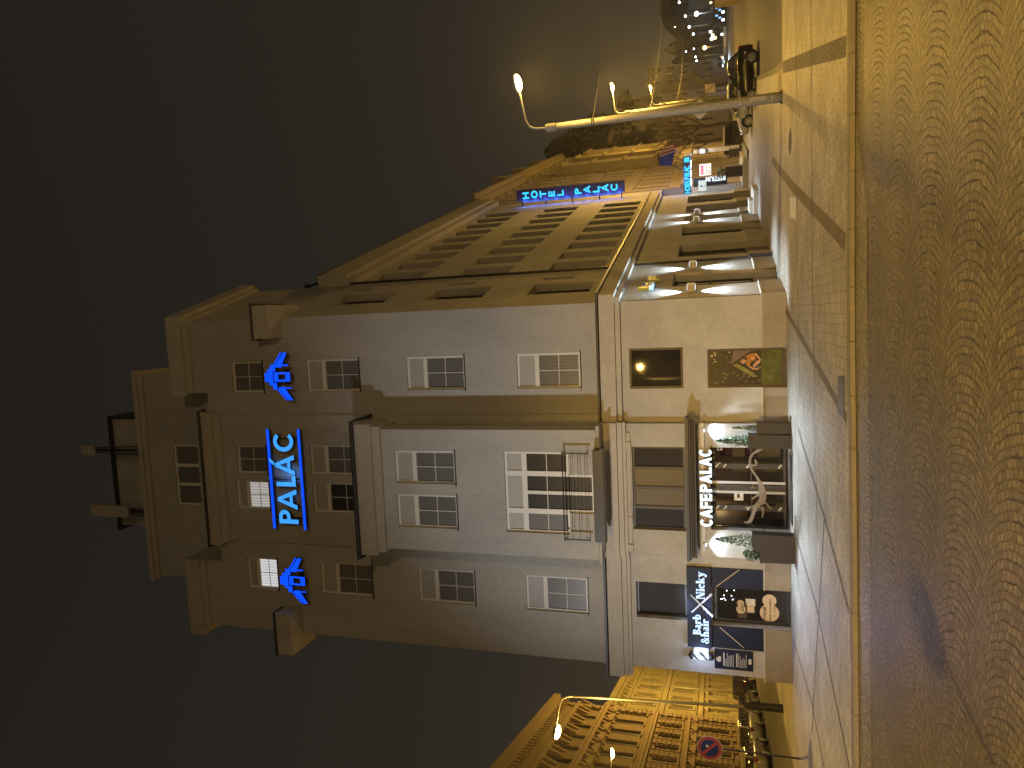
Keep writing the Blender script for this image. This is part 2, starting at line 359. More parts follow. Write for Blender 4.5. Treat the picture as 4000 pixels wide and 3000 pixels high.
# kerbs
mb = MB()
x = -15.
while x < 34:
    l = random.uniform(.95, 1.05); j = random.uniform(-.006, .006)
    xa, xb = x+.006, x+l-.006
    mb.hexa([(xa, KY-.29, gz(xa, KY)-.3), (xb, KY-.29, gz(xb, KY)-.3), (xb, KY-.002, gz(xb, KY)-.3), (xa, KY-.002, gz(xa, KY)-.3),
             (xa, KY-.28, gz(xa, KY)+j+.006), (xb, KY-.28, gz(xb, KY)+j+.006), (xb, KY-.002, gz(xb, KY)+j+.008), (xa, KY-.002, gz(xa, KY)+j+.008)])
    x += l
struct('kerb', mb, 'kerb')
struct('gutter_strip', strip([(-16, KY-.29-.02), (34, KY-.31)], .07, -.069), 'soil')
struct('street_kerb', kerbline([(7.45, .55), (8.2, 3.6), (8.25+ks.x*66, 3.8+ks.y*66)], .2, .012), 'kerb')
struct('left_kerb', kerbline([(-14.8, -10.3), (-16.5, 0), (-17.35, 5.9), (-22.1, 34)], .22, .01), 'kerb')
for nm, pts, w in (('paving_band', [(7.28, .34), (4.1, -10.45)], .36), ('paving_band', [(5.26, 4.68), (3.01, -2.39), (.66, -10.45)], .32),
                   ('paving_band', [(-.47, .3), (-2.6, -10.45)], .22), ('paving_band', [(-4.0, -2.84), (-5.26, -7.46), (-6.3, -10.45)], .16),
                   ('paving_band', [(-5.21, -7.63), (-12.3, -4.8)], .12), ('paving_band', [(-7.53, -1.34), (-8.05, -6.1), (-9.6, -10.4)], .14),
                   ('paving_band', [(-11.54, -.74), (-11.3, -5.0), (-12.6, -10)], .12), ('paving_band', [(-3.0, -3.4), (6.0, -3.2), (20, -2.6)], .06), ('paving_band', [(-6, -6.4), (6.0, -6.1), (20, -5.7)], .06)):
    struct(nm, strip(pts, w, .005), 'band')
struct('tactile_paving', sheet((7.35, .7), (7.9, 1.9), (7.0, 2.2), (6.4, .9), .006, 2, 2), 'tactile')
# ---------------------------------------------------------------- hotel
HOT = thing('hotel_building', 'pale five storey hotel with projecting bay and rooftop attic, on the street corner', 'building', (0, 0, 0))
def wall(mb, fr, s0, s1, z0, z1, holes, off=0, depth=.22, mi=0, bottom=True):
    ss = sorted({s0, s1, *[h[0] for h in holes], *[h[1] for h in holes]}); zs = sorted({z0, z1, *[h[2] for h in holes], *[h[3] for h in holes]})
    ss = [a for a in ss if s0 <= a <= s1]; zs = [a for a in zs if z0 <= a <= z1]
    for a, b in zip(ss, ss[1:]):
        for c, d in zip(zs, zs[1:]):
            ms, mz = (a+b)/2, (c+d)/2
            if any(h[0] < ms < h[1] and h[2] < mz < h[3] for h in holes): continue
            mb.quad(fr.p(a, off, c), fr.p(b, off, c), fr.p(b, off, d), fr.p(a, off, d), mi)
    for h in holes:
        a, b, c, d = h[:4]; dd = h[4] if len(h) > 4 else depth; i = off-dd
        for q in (((a, c), (a, d)), ((b, c), (b, d)), ((a, d), (b, d)), ((a, c), (b, c))):
            (u, z), (u2, z2) = q
            mb.quad(fr.p(u, off, z), fr.p(u2, off, z2), fr.p(u2, i, z2), fr.p(u, i, z), mi)
def bars(mb, fr, o, t, rects):            # rects (s0,s1,z0,z1) standing o..o+t
    for k, (a, b, c, d) in enumerate(rects): mb.fb(fr, a, b, o, o+t+.0007*k, c, d)
def window(par, fr, s0, s1, z0, z1, o, style='std', pane='pane', fm='white'):
    f = MB(); w = .075; W_, H_ = s1-s0, z1-z0; sm = (s0+s1)/2; e = .003
    a, b, c, d = s0+e, s1-e, z0+e, z1-e
    bars(f, fr, o, .07, [(a, a+w, c, d), (b-w, b, c, d), (a+w, b-w, c, c+w), (a+w, b-w, d-w, d)])
    pn = []; panels = []
    if style == 'std':
        zt = d-H_*.28; bars(f, fr, o, .075, [(a+w, b-w, zt-.16, zt)])
        panels.append((a+w, b-w, zt, d-w)); pn.append((a+w, b-w, c+w, zt-.16)); zm = (c+w+zt-.16)/2
        bars(f, fr, o-.004, .05, [(sm-.014, sm+.014, c+w, zt-.16), (a+w, sm-.014, zm-.012, zm+.012), (sm+.014, b-w, zm-.012, zm+.012)])
    elif style == 'small':
        pn.append((a+w, b-w, c+w, d-w)); zm = (c+d)/2
        bars(f, fr, o-.004, .05, [(sm-.014, sm+.014, c+w, d-w), (a+w, sm-.014, zm-.012, zm+.012), (sm+.014, b-w, zm-.012, zm+.012)])
    elif style == 'triple':
        for k in range(3): pn.append((a+w+k*(W_-2*w)/3+(.07 if k else 0), a+w+(k+1)*(W_-2*w)/3-(.07 if k < 2 else 0), c+w, d-w))
        bars(f, fr, o, .08, [(a+w+k*(W_-2*w)/3-.07, a+w+k*(W_-2*w)/3+.07, c+w, d-w) for k in (1, 2)])
    elif style == 'plain': pn.append((a+w, b-w, c+w, d-w))
    elif style == 'four':
        q = (W_-2*w)/4
        for k in range(4): pn.append((a+w+k*q+(.05 if k else 0), a+w+(k+1)*q-(.05 if k < 3 else 0), c+w, d-w))
        bars(f, fr, o, .08, [(a+w+k*q-.05, a+w+k*q+.05, c+w, d-w) for k in (1, 2, 3)])
    elif style == 'side':
        zm = (c+d)/2+.1; bars(f, fr, o, .075, [(a+w, b-w, zm-.05, zm+.05)]); pn += [(a+w, b-w, c+w, zm-.05), (a+w, b-w, zm+.05, d-w)]
    wo = f.build('window', fm, par)
    panes = pane if isinstance(pane, (list, tuple)) else [pane]*len(pn)
    for k, (q0, q1, q2, q3) in enumerate(pn):
        MB().fb(fr, q0-.01, q1+.01, o+.008, o+.022, q2-.01, q3+.01).build('pane', panes[k % len(panes)], wo, origin=fr.p(q0, o, q2))
    for q0, q1, q2, q3 in panels: MB().fb(fr, q0-.01, q1+.01, o+.01, o+.03, q2-.01, q3+.01).build('shutter_panel', 'panel', wo)
    return wo
def sill(par, fr, s0, s1, z, off, m='iron'): return MB().fb(fr, s0-.06, s1+.06, off-.1, off+.05, z-.035, z).build('sill', m, par)
ZB = -.35
# --- front wall
rows = ((6.9, 9.27, 'std'), (11.33, 13.7, 'std'), (15.75, 18.12, 'std'), (20.18, 21.7, 'small'))
holes = []
for z0, z1, st in rows: holes += [(-3.02, -1.74, z0, z1), (-11.5, -10.14, z0, z1)]
cen = [(-6.42, -5.2, 15.9, 18.17), (-8.0, -6.75, 15.9, 18.17), (-6.45, -5.26, 20.22, 21.7), (-7.98, -6.76, 20.22, 21.85)]
mb = MB(); wall(mb, FRONT, -13.32, -9.38, 5.6, 23.0, holes); wall(mb, FRONT, -3.97, 0, 5.6, 23.0, [h for h in holes if h[0] > -4])
mb.v = mb.v; wallf = MB(); wall(wallf, FRONT, -13.32, -9.38, 5.6, 23.0, [h for h in holes if h[0] < -9]); wall(wallf, FRONT, -3.97, 0, 5.6, 23.0, [h for h in holes if h[0] > -4])
wall(wallf, FRONT, -9.38, -3.97, 5.6, 22.3, cen, off=.1)
for xx in (-9.38, -3.97): wallf.quad(FRONT.p(xx, 0, 5.6), FRONT.p(xx, .1, 5.6), FRONT.p(xx, .1, 22.3), FRONT.p(xx, 0, 22.3))
wallf.fb(FRONT, -9.38, -3.97, -.6, .1, 22.3, 23.0)
# wing parapets
wallf.fb(FRONT, -3.02, -.002, -1.2, 0, 23.0, 23.62); wallf.fb(FRONT, -13.32, -10.4, -1.2, 0, 23.0, 23.75)
wallf.build('wall', 'plaster', HOT)
k = 0
for z0, z1, st in rows:
    window(HOT, FRONT, -3.02, -1.74, z0, z1, -.16, st); sill(HOT, FRONT, -3.02, -1.74, z0, 0)
    window(HOT, FRONT, -11.5, -10.14, z0, z1, -.16, 'std' if st == 'small' else st, 'panelitw' if st == 'small' else 'pane'); sill(HOT, FRONT, -11.5, -10.14, z0, 0)
for i, h in enumerate(cen):
    window(HOT, FRONT, *h, -.06, 'std' if i in (0, 1, 3) else 'small', 'panelit' if i == 3 else ('panedark' if i == 1 else 'pane')); sill(HOT, FRONT, h[0], h[1], h[2], .1)
# --- bay
BO = 1.3
bx0, bx1 = -8.92, -4.35
bh = [(-6.38, -5.15, 11.4, 13.79), (-8.05, -6.8, 11.4, 13.8), (-8.06, -5.13, 7.2, 9.53), (-7.29, -5.92, 6.3, 7.2)]
mb = MB(); wall(mb, FRONT, bx0, bx1, 6.2, 14.3, bh, off=BO)
wall(mb, Fr(FRONT.p(bx1, 0, 0), (0, -1, 0), (1, 0, 0)), 0, BO, 6.2, 14.3, [(.55, .8, 7.2, 9.3)], off=0, depth=.08)
mb.quad(FRONT.p(bx0, 0, 6.2), FRONT.p(bx0, BO, 6.2), FRONT.p(bx0, BO, 14.3), FRONT.p(bx0, 0, 14.3))
mb.build('bay_wall', 'plaster', HOT)
for h, pn in ((bh[0], 'pane'), (bh[1], 'pane')): window(HOT, FRONT, *h, BO-.16, 'std', pn); sill(HOT, FRONT, h[0], h[1], h[2], BO)
# balcony window: three lights with tall middle doors
f = MB(); o = BO-.16; a, b, c, d = -8.055, -5.135, 7.205, 9.525; l, r_ = -7.285, -5.925
bars(f, FRONT, o, .07, [(a, a+.08, c, d), (b-.08, b, c, d), (a+.08, b-.08, d-.08, d), (l-.09, l+.09, c, d-.08), (r_-.09, r_+.09, c, d-.08), (a+.08, l-.09, 8.72, 8.9), (l+.09, r_-.09, 8.72, 8.9), (r_+.09, b-.08, 8.72, 8.9),
     (a+.08, l-.09, c, c+.08), (r_+.09, b-.08, c, c+.08), (l, l+.09, 6.31, c), (r_-.09, r_, 6.31, c), ((l+r_)/2-.06, (l+r_)/2+.06, 6.31, 8.72), (l+.09, (l+r_)/2-.06, 6.31, 6.4), ((l+r_)/2+.06, r_-.09, 6.31, 6.4),
     (a+.08, l-.09, 7.98, 8.005), (l+.09, (l+r_)/2-.06, 7.98, 8.005), ((l+r_)/2+.06, r_-.09, 7.98, 8.005), (r_+.09, b-.08, 7.98, 8.005)])
bw = f.build('balcony_window', 'white', HOT)
mm = (l+r_)/2
for q, pn in (((a+.07, l-.08, c+.07, 8.73), 'pane'), ((l+.08, mm-.05, 6.39, 8.73), 'panedark'), ((mm+.05, r_-.08, 6.39, 8.73), 'panedark'), ((r_+.08, b-.07, c+.07, 8.73), 'panedark')):
    MB().fb(FRONT, q[0], q[1], o+.008, o+.02, q[2], q[3]).build('pane', pn, bw, origin=FRONT.p(q[0], o, q[2]))
for q in ((a+.07, l-.08), (l+.08, r_-.08), (r_+.08, b-.07)): MB().fb(FRONT, q[0], q[1], o+.01, o+.03, 8.89, d-.07).build('shutter_panel', 'panel', bw)
# railing
f = MB(); ro = BO+.32
f.tube([FRONT.p(-8.2, ro, 7.34), FRONT.p(-5.02, ro, 7.34)], .022, 8)
for z in (6.56, 6.8, 7.05): f.tube([FRONT.p(-8.12, ro, z), FRONT.p(-5.1, ro, z)], .008, 6)
for xx in (-8.12, -5.1):
    f.fb(FRONT, xx-.025, xx+.025, ro-.02, ro+.02, 6.42, 7.32); f.tube([FRONT.p(xx, BO, 7.3), FRONT.p(xx, ro, 7.3)], .015, 6); f.tube([FRONT.p(xx, BO, 6.5), FRONT.p(xx, ro, 6.5)], .015, 6)
f.build('railing', 'iron', HOT)
f = MB(); f.fb(FRONT, -8.15, -4.98, BO-.1, BO+.42, 6.02, 6.28); f.fb(FRONT, -8.25, -4.9, BO-.1, BO+.5, 5.92, 6.017); f.build('balcony_slab', 'dark', HOT)
# bay cornice with gutter
f = MB(); f.fb(FRONT, bx0-.12, bx1+.12, -.002, BO+.14, 14.3, 14.62); f.fb(FRONT, bx0-.22, bx1+.22, -.002, BO+.26, 14.622, 15.3); f.build('cornice', 'cornice', HOT)
f = MB(); f.tube([FRONT.p(bx0-.34, 0.05, 15.33), FRONT.p(bx0-.34, BO+.36, 15.33), FRONT.p(bx1+.34, BO+.36, 15.33), FRONT.p(bx1+.34, .05, 15.33)], .085, 8); f.build('gutter', 'iron', HOT)
# centre cornice and wing cornices, corner blocks
f = MB(); f.fb(FRONT, -9.42, -3.93, -.3, .28, 22.3, 22.6); f.fb(FRONT, -9.52, -3.83, -.3, .42, 22.602, 23.1); f.build('cornice', 'cornice', HOT)
f = MB(); f.tube([FRONT.p(-9.6, .1, 23.13), FRONT.p(-9.6, .5, 23.13), FRONT.p(-3.75, .5, 23.13), FRONT.p(-3.75, .1, 23.13)], .06, 6); f.build('gutter', 'iron', HOT)
def corner_slab(s_front, z0, z1, o, s_side, oside, m='cornice', nm='cornice'):
    # a band that runs along the front from x=s_front to the corner and then along the side to s_side
    f = MB(); a = FRONT.p(s_front, 0, 0); n1, n2 = FRONT.n*o, SN*oside
    # mitred outer corner
    den = n1.x*n2.y-n1.y*n2.x
    px = Vector(((o*o*n2.y-oside*oside*n1.y)/den, (n1.x*oside*oside-n2.x*o*o)/den, 0))
    e = SIDE.p(s_side, 0, 0)
    pts = [a+n1, px, e+n2, e-SN*.4, Vector((-.3, .4, 0)), a-FRONT.n*.4]
    n = len(pts); vs = [p+Vector((0, 0, z0)) for p in pts]+[p+Vector((0, 0, z1)) for p in pts]
    f.add(vs, [list(range(n))[::-1], list(range(n, 2*n))]+[(i, (i+1) % n, (i+1) % n+n, i+n) for i in range(n)])
    return f
corner_slab(-3.02, 23.62, 23.9, .12, 5.1, .12).build('cornice', 'cornice', HOT)
corner_slab(-3.12, 23.902, 24.65, .24, 5.2, .3).build('cornice', 'cornice', HOT)
f = MB(); f.fb(FRONT, -13.5, -10.38, -1.3, .14, 23.75, 24.0); f.fb(FRONT, -13.72, -10.3, -1.4, .26, 24.002, 24.72); f.build('cornice', 'cornice', HOT)
def corner_block(x0, x1, o, yb):
    f = MB(); z0, z1 = 19.1, 19.85
    P = FRONT.p; f.hexa([P(x0, yb, z0), P(x1, yb, z0), P(x1, o, z0+.05), P(x0, o, z0+.05), P(x0, yb, z1), P(x1, yb, z1), P(x1, o, z1), P(x0, o, z1)])
    return f
corner_block(-.8, .52, .85, -1.3).build('corner_block', 'cornice', HOT); corner_block(-13.9, -12.15, .85, -.8).build('corner_block', 'cornice', HOT)
f = MB(); f.tube([FRONT.p(-.85, .35, 19.88), FRONT.p(-.85, .9, 19.88), FRONT.p(.57, .9, 19.88), FRONT.p(.57, -1.3, 19.88)], .05, 6); f.build('gutter', 'iron', HOT); f = MB(); f.tube([FRONT.p(-12.1, .3, 19.88), FRONT.p(-12.1, .9, 19.88), FRONT.p(-13.95, .9, 19.88), FRONT.p(-13.95, -.8, 19.88)], .05, 6); f.build('gutter', 'iron', HOT)
# left flank, back
f = MB(); f.quad((-13.32, 0, ZB), (-13.32-.274*28, 27, ZB), (-13.32-.274*28, 27, 23), (-13.32, 0, 23)); f.quad((-13.32, 0, 23), (0, 0, 23), SIDE.p(5, 0, 23), (-13.5, 5, 23))
f.quad((-13.32, 4.7, 20.2), SIDE.p(5, -.1, 20.2), SIDE.p(30, -.1, 20.2), (-21, 27, 20.2)); f.build('flank_wall', 'plaster', HOT)
# attic and plant room
f = MB(); ATT = Fr((0, 1.5, 0), (1, 0, 0), (0, -1, 0))
wall(f, ATT, -11.9, -2.3, 22.9, 27.75, [(-8.41, -5.58, 25.05, 26.42)]); 
for xx in (-11.9, -2.3): f.quad(ATT.p(xx, 0, 22.9), ATT.p(xx, -7, 22.9), ATT.p(xx, -7, 27.75), ATT.p(xx, 0, 27.75))
f.build('attic_wall', 'plaster', HOT)
window(HOT, ATT, -8.41, -5.58, 25.05, 26.42, -.14, 'triple')
MB().fb(ATT, -8.41, -5.58, .002, .03, 24.35, 25.03).build('apron_panel', 'panel', HOT)
f = MB(); f.fb(ATT, -12.0, -2.2, -7, .12, 27.75, 28.0); f.fb(ATT, -12.1, -2.1, -7, .22, 28.002, 28.22); f.build('attic_roof', 'cornice', HOT)
f = MB(); f.box(-10.1, -4.6, 3.2, 7, 28.2, 31.6); f.build('plant_room', 'plaster_warm', HOT)
f = MB(); f.box(-10.35, -4.45, 3.0, 7.1, 31.6, 31.72); f.box(-4.58, -4.5, 3.05, 7, 28.3, 31.6); f.build('plant_room_roof', 'iron', HOT)
# --- ground floor, front
GO = .02; CO = .28
ghr = [(-3.08, -1.66, 3.31, 5.15, .12), (-3.08, -1.76, ZB, 2.5, .14)]
ghl = [(-11.44, -10.1, 3.33, 5.12, .35), (-11.5, -10.12, ZB, 2.46, .4)]
ghc = [(-8.08, -5.1, 3.3, 5.12, .2), (-7.98, -5.1, ZB, 2.47, .45)]
f = MB(); wall(f, FRONT, -4.28, 0, ZB, 5.6, ghr, off=GO); wall(f, FRONT, -13.32, -8.95, ZB, 5.6, ghl, off=GO); wall(f, FRONT, -8.95, -4.28, ZB, 5.6, ghc, off=CO)
for xx in (-8.95, -4.28): f.quad(FRONT.p(xx, 0, ZB), FRONT.p(xx, CO, ZB), FRONT.p(xx, CO, 5.6), FRONT.p(xx, 0, 5.6))
f.build('ground_floor_wall', 'plaster_warm', HOT)
def plinth(fr, s0, s1, o, zt=.72, step=1.1, oin=-.05):
    f = MB(); n = max(1, round((s1-s0)/step)); w = (s1-s0)/n
    for i in range(n): f.fb(fr, s0+i*w+.004, s0+(i+1)*w-.004, oin, o+random.uniform(0, .004), ZB-.1, zt)
    f.fb(fr, s0, s1, oin, o-.012, ZB-.1, zt-.01)
    f.build('plinth', 'granite', HOT)
    MB().fb(fr, s0-.02, s1+.02, oin, o+.025, zt+.002, zt+.045).build('plinth_cap', 'cornice', HOT)
for a, b, o in ((-1.74, .06, .07), (-4.27, -3.1, .07), (-5.08, -4.2, CO+.05), (-9.0, -8.0, CO+.05), (-10.1, -9.01, .07), (-13.4, -11.52, .07)): plinth(FRONT, a, b, o)
window(HOT, FRONT, -3.08, -1.66, 3.31, 5.15, -.08, 'plain', 'glass', 'brown'); window(HOT, FRONT, -8.08, -5.1, 3.3, 5.12, CO-.18, 'four', ['milk', 'goldreflect', 'goldreflect', 'milk'], 'dark')
window(HOT, FRONT, -11.44, -10.1, 3.33, 5.12, -.3, 'plain', 'milk', 'dark')
# ground floor cornice (front: right wing, centre, left wing), side
def gcorn(f, s0, s1, o, e0=0, e1=0):
    f.fb(FRONT, s0, s1, -.05, o, 5.6, 6.12); f.fb(FRONT, s0, s1, -.05, o-.12, 5.42, 5.598); f.fb(FRONT, s0, s1, -.05, o-.2, 5.3, 5.418)
f = MB(); gcorn(f, -13.62, -9.06, .34); gcorn(f, -9.06, -4.22, .62); f.fb(FRONT, -4.22, -3.9, -.05, .345, 5.6, 6.12); f.build('cornice', 'cornice', HOT)
corner_slab(-4.2, 5.6, 6.13, .34, 26.3, .34).build('cornice', 'cornice', HOT); corner_slab(-4.2, 5.42, 5.598, .2, 26.3, .2).build('cornice', 'cornice', HOT)
f = MB(); f.fb(FRONT, -9.06, -4.22, 0, BO-.05, 6.12, 6.22); f.build('bay_soffit', 'cornice', HOT)
corner_slab(-4.3, 6.16, 6.24, .42, 26.3, .42).build('gutter', 'iron', HOT); f = MB(); f.fb(FRONT, -13.72, -9.0, -.05, .43, 6.16, 6.24); f.build('gutter', 'iron', HOT)
f = MB()
for xa in (-8.9, -7.9, -5.2): f.fb(FRONT, xa, xa+.28, CO, CO+.1, 5.14, 5.3)
f.fb(FRONT, -8.6, -4.6, CO, CO+.06, 5.16, 5.299); f.build('frieze', 'cornice', HOT)
# --- side wall
sh = []
srow = ((6.75, 9.2), (11.02, 13.5), (15.3, 17.85))
for z0, z1 in srow:
    sh += [(1.6, 3.25, z0, z1)]+[(5.6+2.235*i, 7.1+2.235*i, z0, z1) for i in range(9)]
slits = [(3.85, 4.3, 7.75, 9.05), (3.85, 4.3, 12.0, 13.3), (3.85, 4.3, 17.0, 18.0)]
f = MB(); wall(f, SIDE, 0, 5.0, 5.6, 23.62, [h for h in sh+slits if h[0] < 5], depth=.42); wall(f, SIDE, 5.0, 30, 5.6, 20.2, [h for h in sh if h[0] > 5], depth=.42)
f.quad(SIDE.p(5, 0, 20.2), SIDE.p(5, -5, 20.2), SIDE.p(5, -5, 23.62), SIDE.p(5, 0, 23.62)); f.quad(SIDE.p(30, 0, ZB), SIDE.p(30, -8, ZB), SIDE.p(30, -8, 20.2), SIDE.p(30, 0, 20.2))
f.build('side_wall', 'plaster_warm', HOT)
for h in sh: window(HOT, SIDE, *h, -.40, 'side', 'glass', 'brown')
for h in slits: MB().fb(SIDE, h[0]+.01, h[1]-.01, -.36, -.32, h[2]+.01, h[3]-.01).build('window', 'glass', HOT)
f = MB(); f.fb(SIDE, 5.12, 30.2, -.05, .3, 18.3, 18.75); f.fb(SIDE, 5.06, 30.3, -.3, .5, 18.752, 20.25); f.build('cornice', 'cornice', HOT)
f = MB(); f.fb(SIDE, 5.1, 30.3, .1, .53, 20.252, 20.32); f.build('gutter', 'iron', HOT)
f = MB(); f.tube([SIDE.p(5.1, .08, 18.6), SIDE.p(5.1, .08, 6.2)], .055, 8); f.build('downpipe', 'iron', HOT)
f = MB(); f.fb(SIDE, 23, 33, -3, -.6, 20.2, 22.3); f.build('roof_housing', 'plaster_warm', HOT); MB().fb(SIDE, 22.8, 33.2, -3.2, -.45, 22.302, 22.42).build('roof_housing_lid', 'dark', HOT)
f = MB(); f.tube([SIDE.p(4.6, -.4, 23.62-3.3), SIDE.p(5.4, .0, 21.0), SIDE.p(6.2, .1, 20.4)], .06, 6); f.ball(SIDE.p(5.3, 0, 21.05), .16, 8, 6); f.build('floodlight', 'iron', HOT)
# side ground floor
gs = [(1.6, 3.6, ZB, 3.72, .45), (6.55, 9.1, ZB, 3.68, .45), (11.3, 13.75, ZB, 3.68, .45), (15.6, 17.0, ZB, 3.68, .5), (18.3, 20.9, ZB, 3.66, .45), (22.0, 25.0, ZB, 3.66, .45)]
f = MB(); wall(f, SIDE, 0, 26.3, ZB, 5.6, gs, off=.02); f.quad(SIDE.p(26.3, .02, ZB), SIDE.p(26.3, -1.6, ZB), SIDE.p(26.3, -1.6, 5.6), SIDE.p(26.3, .02, 5.6)); f.build('ground_floor_wall', 'plaster_warm', HOT)
f = MB(); f.quad(SIDE.p(26.3, -1.6, ZB), SIDE.p(30, -1.6, ZB), SIDE.p(30, -1.6, 5.6), SIDE.p(26.3, -1.6, 5.6)); f.quad(SIDE.p(26.3, 0, 5.6), SIDE.p(30, 0, 5.6), SIDE.p(30, -1.6, 5.6), SIDE.p(26.3, -1.6, 5.6)); f.build('passage_wall', 'plaster_warm', HOT)
for k, h in enumerate(gs):
    if k == 3: continue
    window(HOT, SIDE, h[0], h[1], .8, h[3], -.4, 'side', ['glass', 'panedark'] if k else 'glass', 'dark')
    MB().fb(SIDE, h[0]+.003, h[1]-.003, -.44, -.3, ZB-.1, .76).build('plinth', 'granite', HOT)
    MB().fb(SIDE, h[0]+.003, h[1]-.003, -.44, -.27, .762, .797).build('sill', 'cornice', HOT)
MB().fb(SIDE, 15.62, 16.98, -.48, -.42, 0, 3.66).build('side_door', 'dark', HOT)
ss = [0]+[q for h in gs for q in (h[0], h[1])]+[26.3]
for a, b in zip(ss[::2], ss[1::2]): plinth(SIDE, a, b-.002, .09, step=1.4)
f = MB(); f.tube([SIDE.p(5.3, .1, 5.4), SIDE.p(5.3, .1, .75)], .05, 8); f.tube([SIDE.p(5.35, .14, .8), SIDE.p(5.35, .14, -.1)], .075, 8); f.ball(SIDE.p(5.33, .13, .82), .1, 8, 6); f.build('downpipe', 'iron', HOT)
f = MB(); f.fb(SIDE, .35, .42, .05, .12, 4.6, 4.66); f.fb(SIDE, 3.3, 3.34, -.43, -.36, .9, 3.6); f.build('conduit', 'white', HOT)
# ---------------------------------------------------------------- lettering
def arc(cx, cy, rx, ry, tx, ty, a0, a1, n=14):
    o = [(cx+rx*math.cos(R(a0+(a1-a0)*i/n)), cy+ry*math.sin(R(a0+(a1-a0)*i/n))) for i in range(n+1)]
    q = [(cx+(rx-tx)*math.cos(R(a0+(a1-a0)*i/n)), cy+(ry-ty)*math.sin(R(a0+(a1-a0)*i/n))) for i in range(n+1)]
    return [[o[i], o[i+1], q[i+1], q[i]] for i in range(n)]
def rc(x0, x1, y0, y1): return [(x0, y0), (x1, y0), (x1, y1), (x0, y1)]
def cap(ch, t, w):
    "strokes of a capital: height 1, width w, stroke t"
    h = t*.92
    if ch == 'H': return [rc(0, t, 0, 1), rc(w-t, w, 0, 1), rc(t, w-t, .5-h/2, .5+h/2)]
    if ch == 'O': return arc(w/2, .5, w/2, .52, t, h, 0, 360, 24)
    if ch == 'T': return [rc(w/2-t/2, w/2+t/2, 0, 1-h), rc(0, w, 1-h, 1)]
    if ch == 'E': return [rc(0, t, 0, 1), rc(t, w, 0, h), rc(t, w, 1-h, 1), rc(t, w*.93, .5-h/2, .5+h/2)]
    if ch == 'F': return [rc(0, t, 0, 1), rc(t, w, 1-h, 1), rc(t, w*.93, .48-h/2, .48+h/2)]
    if ch == 'L': return [rc(0, t, 0, 1), rc(t, w, 0, h)]
    if ch == 'P': return [rc(0, t, 0, 1), rc(t, w*.5, 1-h, 1), rc(t, w*.5, .40, .40+h)]+arc(w*.5, .70, w*.5, .30, t, h, -90, 90, 12)
    if ch in 'AÁ':
        a = [[(0, 0), (t*1.05, 0), (w/2+t*.42, 1), (w/2-t*.42, 1)], [(w-t*1.05, 0), (w, 0), (w/2+t*.42, 1), (w/2-t*.42, 1)], rc(w*.22, w*.78, .22, .22+h*.85)]
        if ch == 'Á': a.append([(w*.46, 1.04), (w*.62, 1.04), (w*.86, 1.3), (w*.66, 1.3)])
        return a
    if ch == 'C': return arc(w*.55, .5, w*.55, .52, t, h, 42, 318, 22)
    return []
def letter(par, nm, ch, fr, s, z, hgt, w, t, o0, o1, m):
    f = MB()
    for i, p in enumerate(cap(ch, t, w)): f.prism(fr, [(s+x*hgt, z+y*hgt) for x, y in p], o0, o1+.0004*(i % 3), 0, 1)
    return f.build(nm, [m, 'signside'], par)
def text(par, nm, body, fr, s, z, size, off, m, align='LEFT', ext=.002, bold=0, sxs=1, rot=0, spacing=1):
    cu = bpy.data.curves.new(nm, 'FONT'); cu.body = body; cu.size = size; cu.extrude = ext; cu.offset = bold; cu.align_x = align; cu.space_character = spacing; cu.resolution_u = 3
    o = bpy.data.objects.new(nm+'_curve', cu); COL.objects.link(o)
    dg = bpy.context.evaluated_depsgraph_get(); me = bpy.data.meshes.new_from_object(o.evaluated_get(dg))
    bpy.data.objects.remove(o); me.materials.clear(); me.materials.append(M[m])
    c, s_ = math.cos(rot), math.sin(rot); base = fr.p(s, off, z); og = world_loc(par)
    for v in me.vertices:
        x, y = v.co.x*sxs, v.co.y; x, y = x*c-y*s_, x*s_+y*c
        v.co = base+fr.u*x+Vector((0, 0, 1))*y+fr.n*v.co.z-og
    ob = bpy.data.objects.new(nm, me); COL.objects.link(ob); ob.parent = par
    return ob
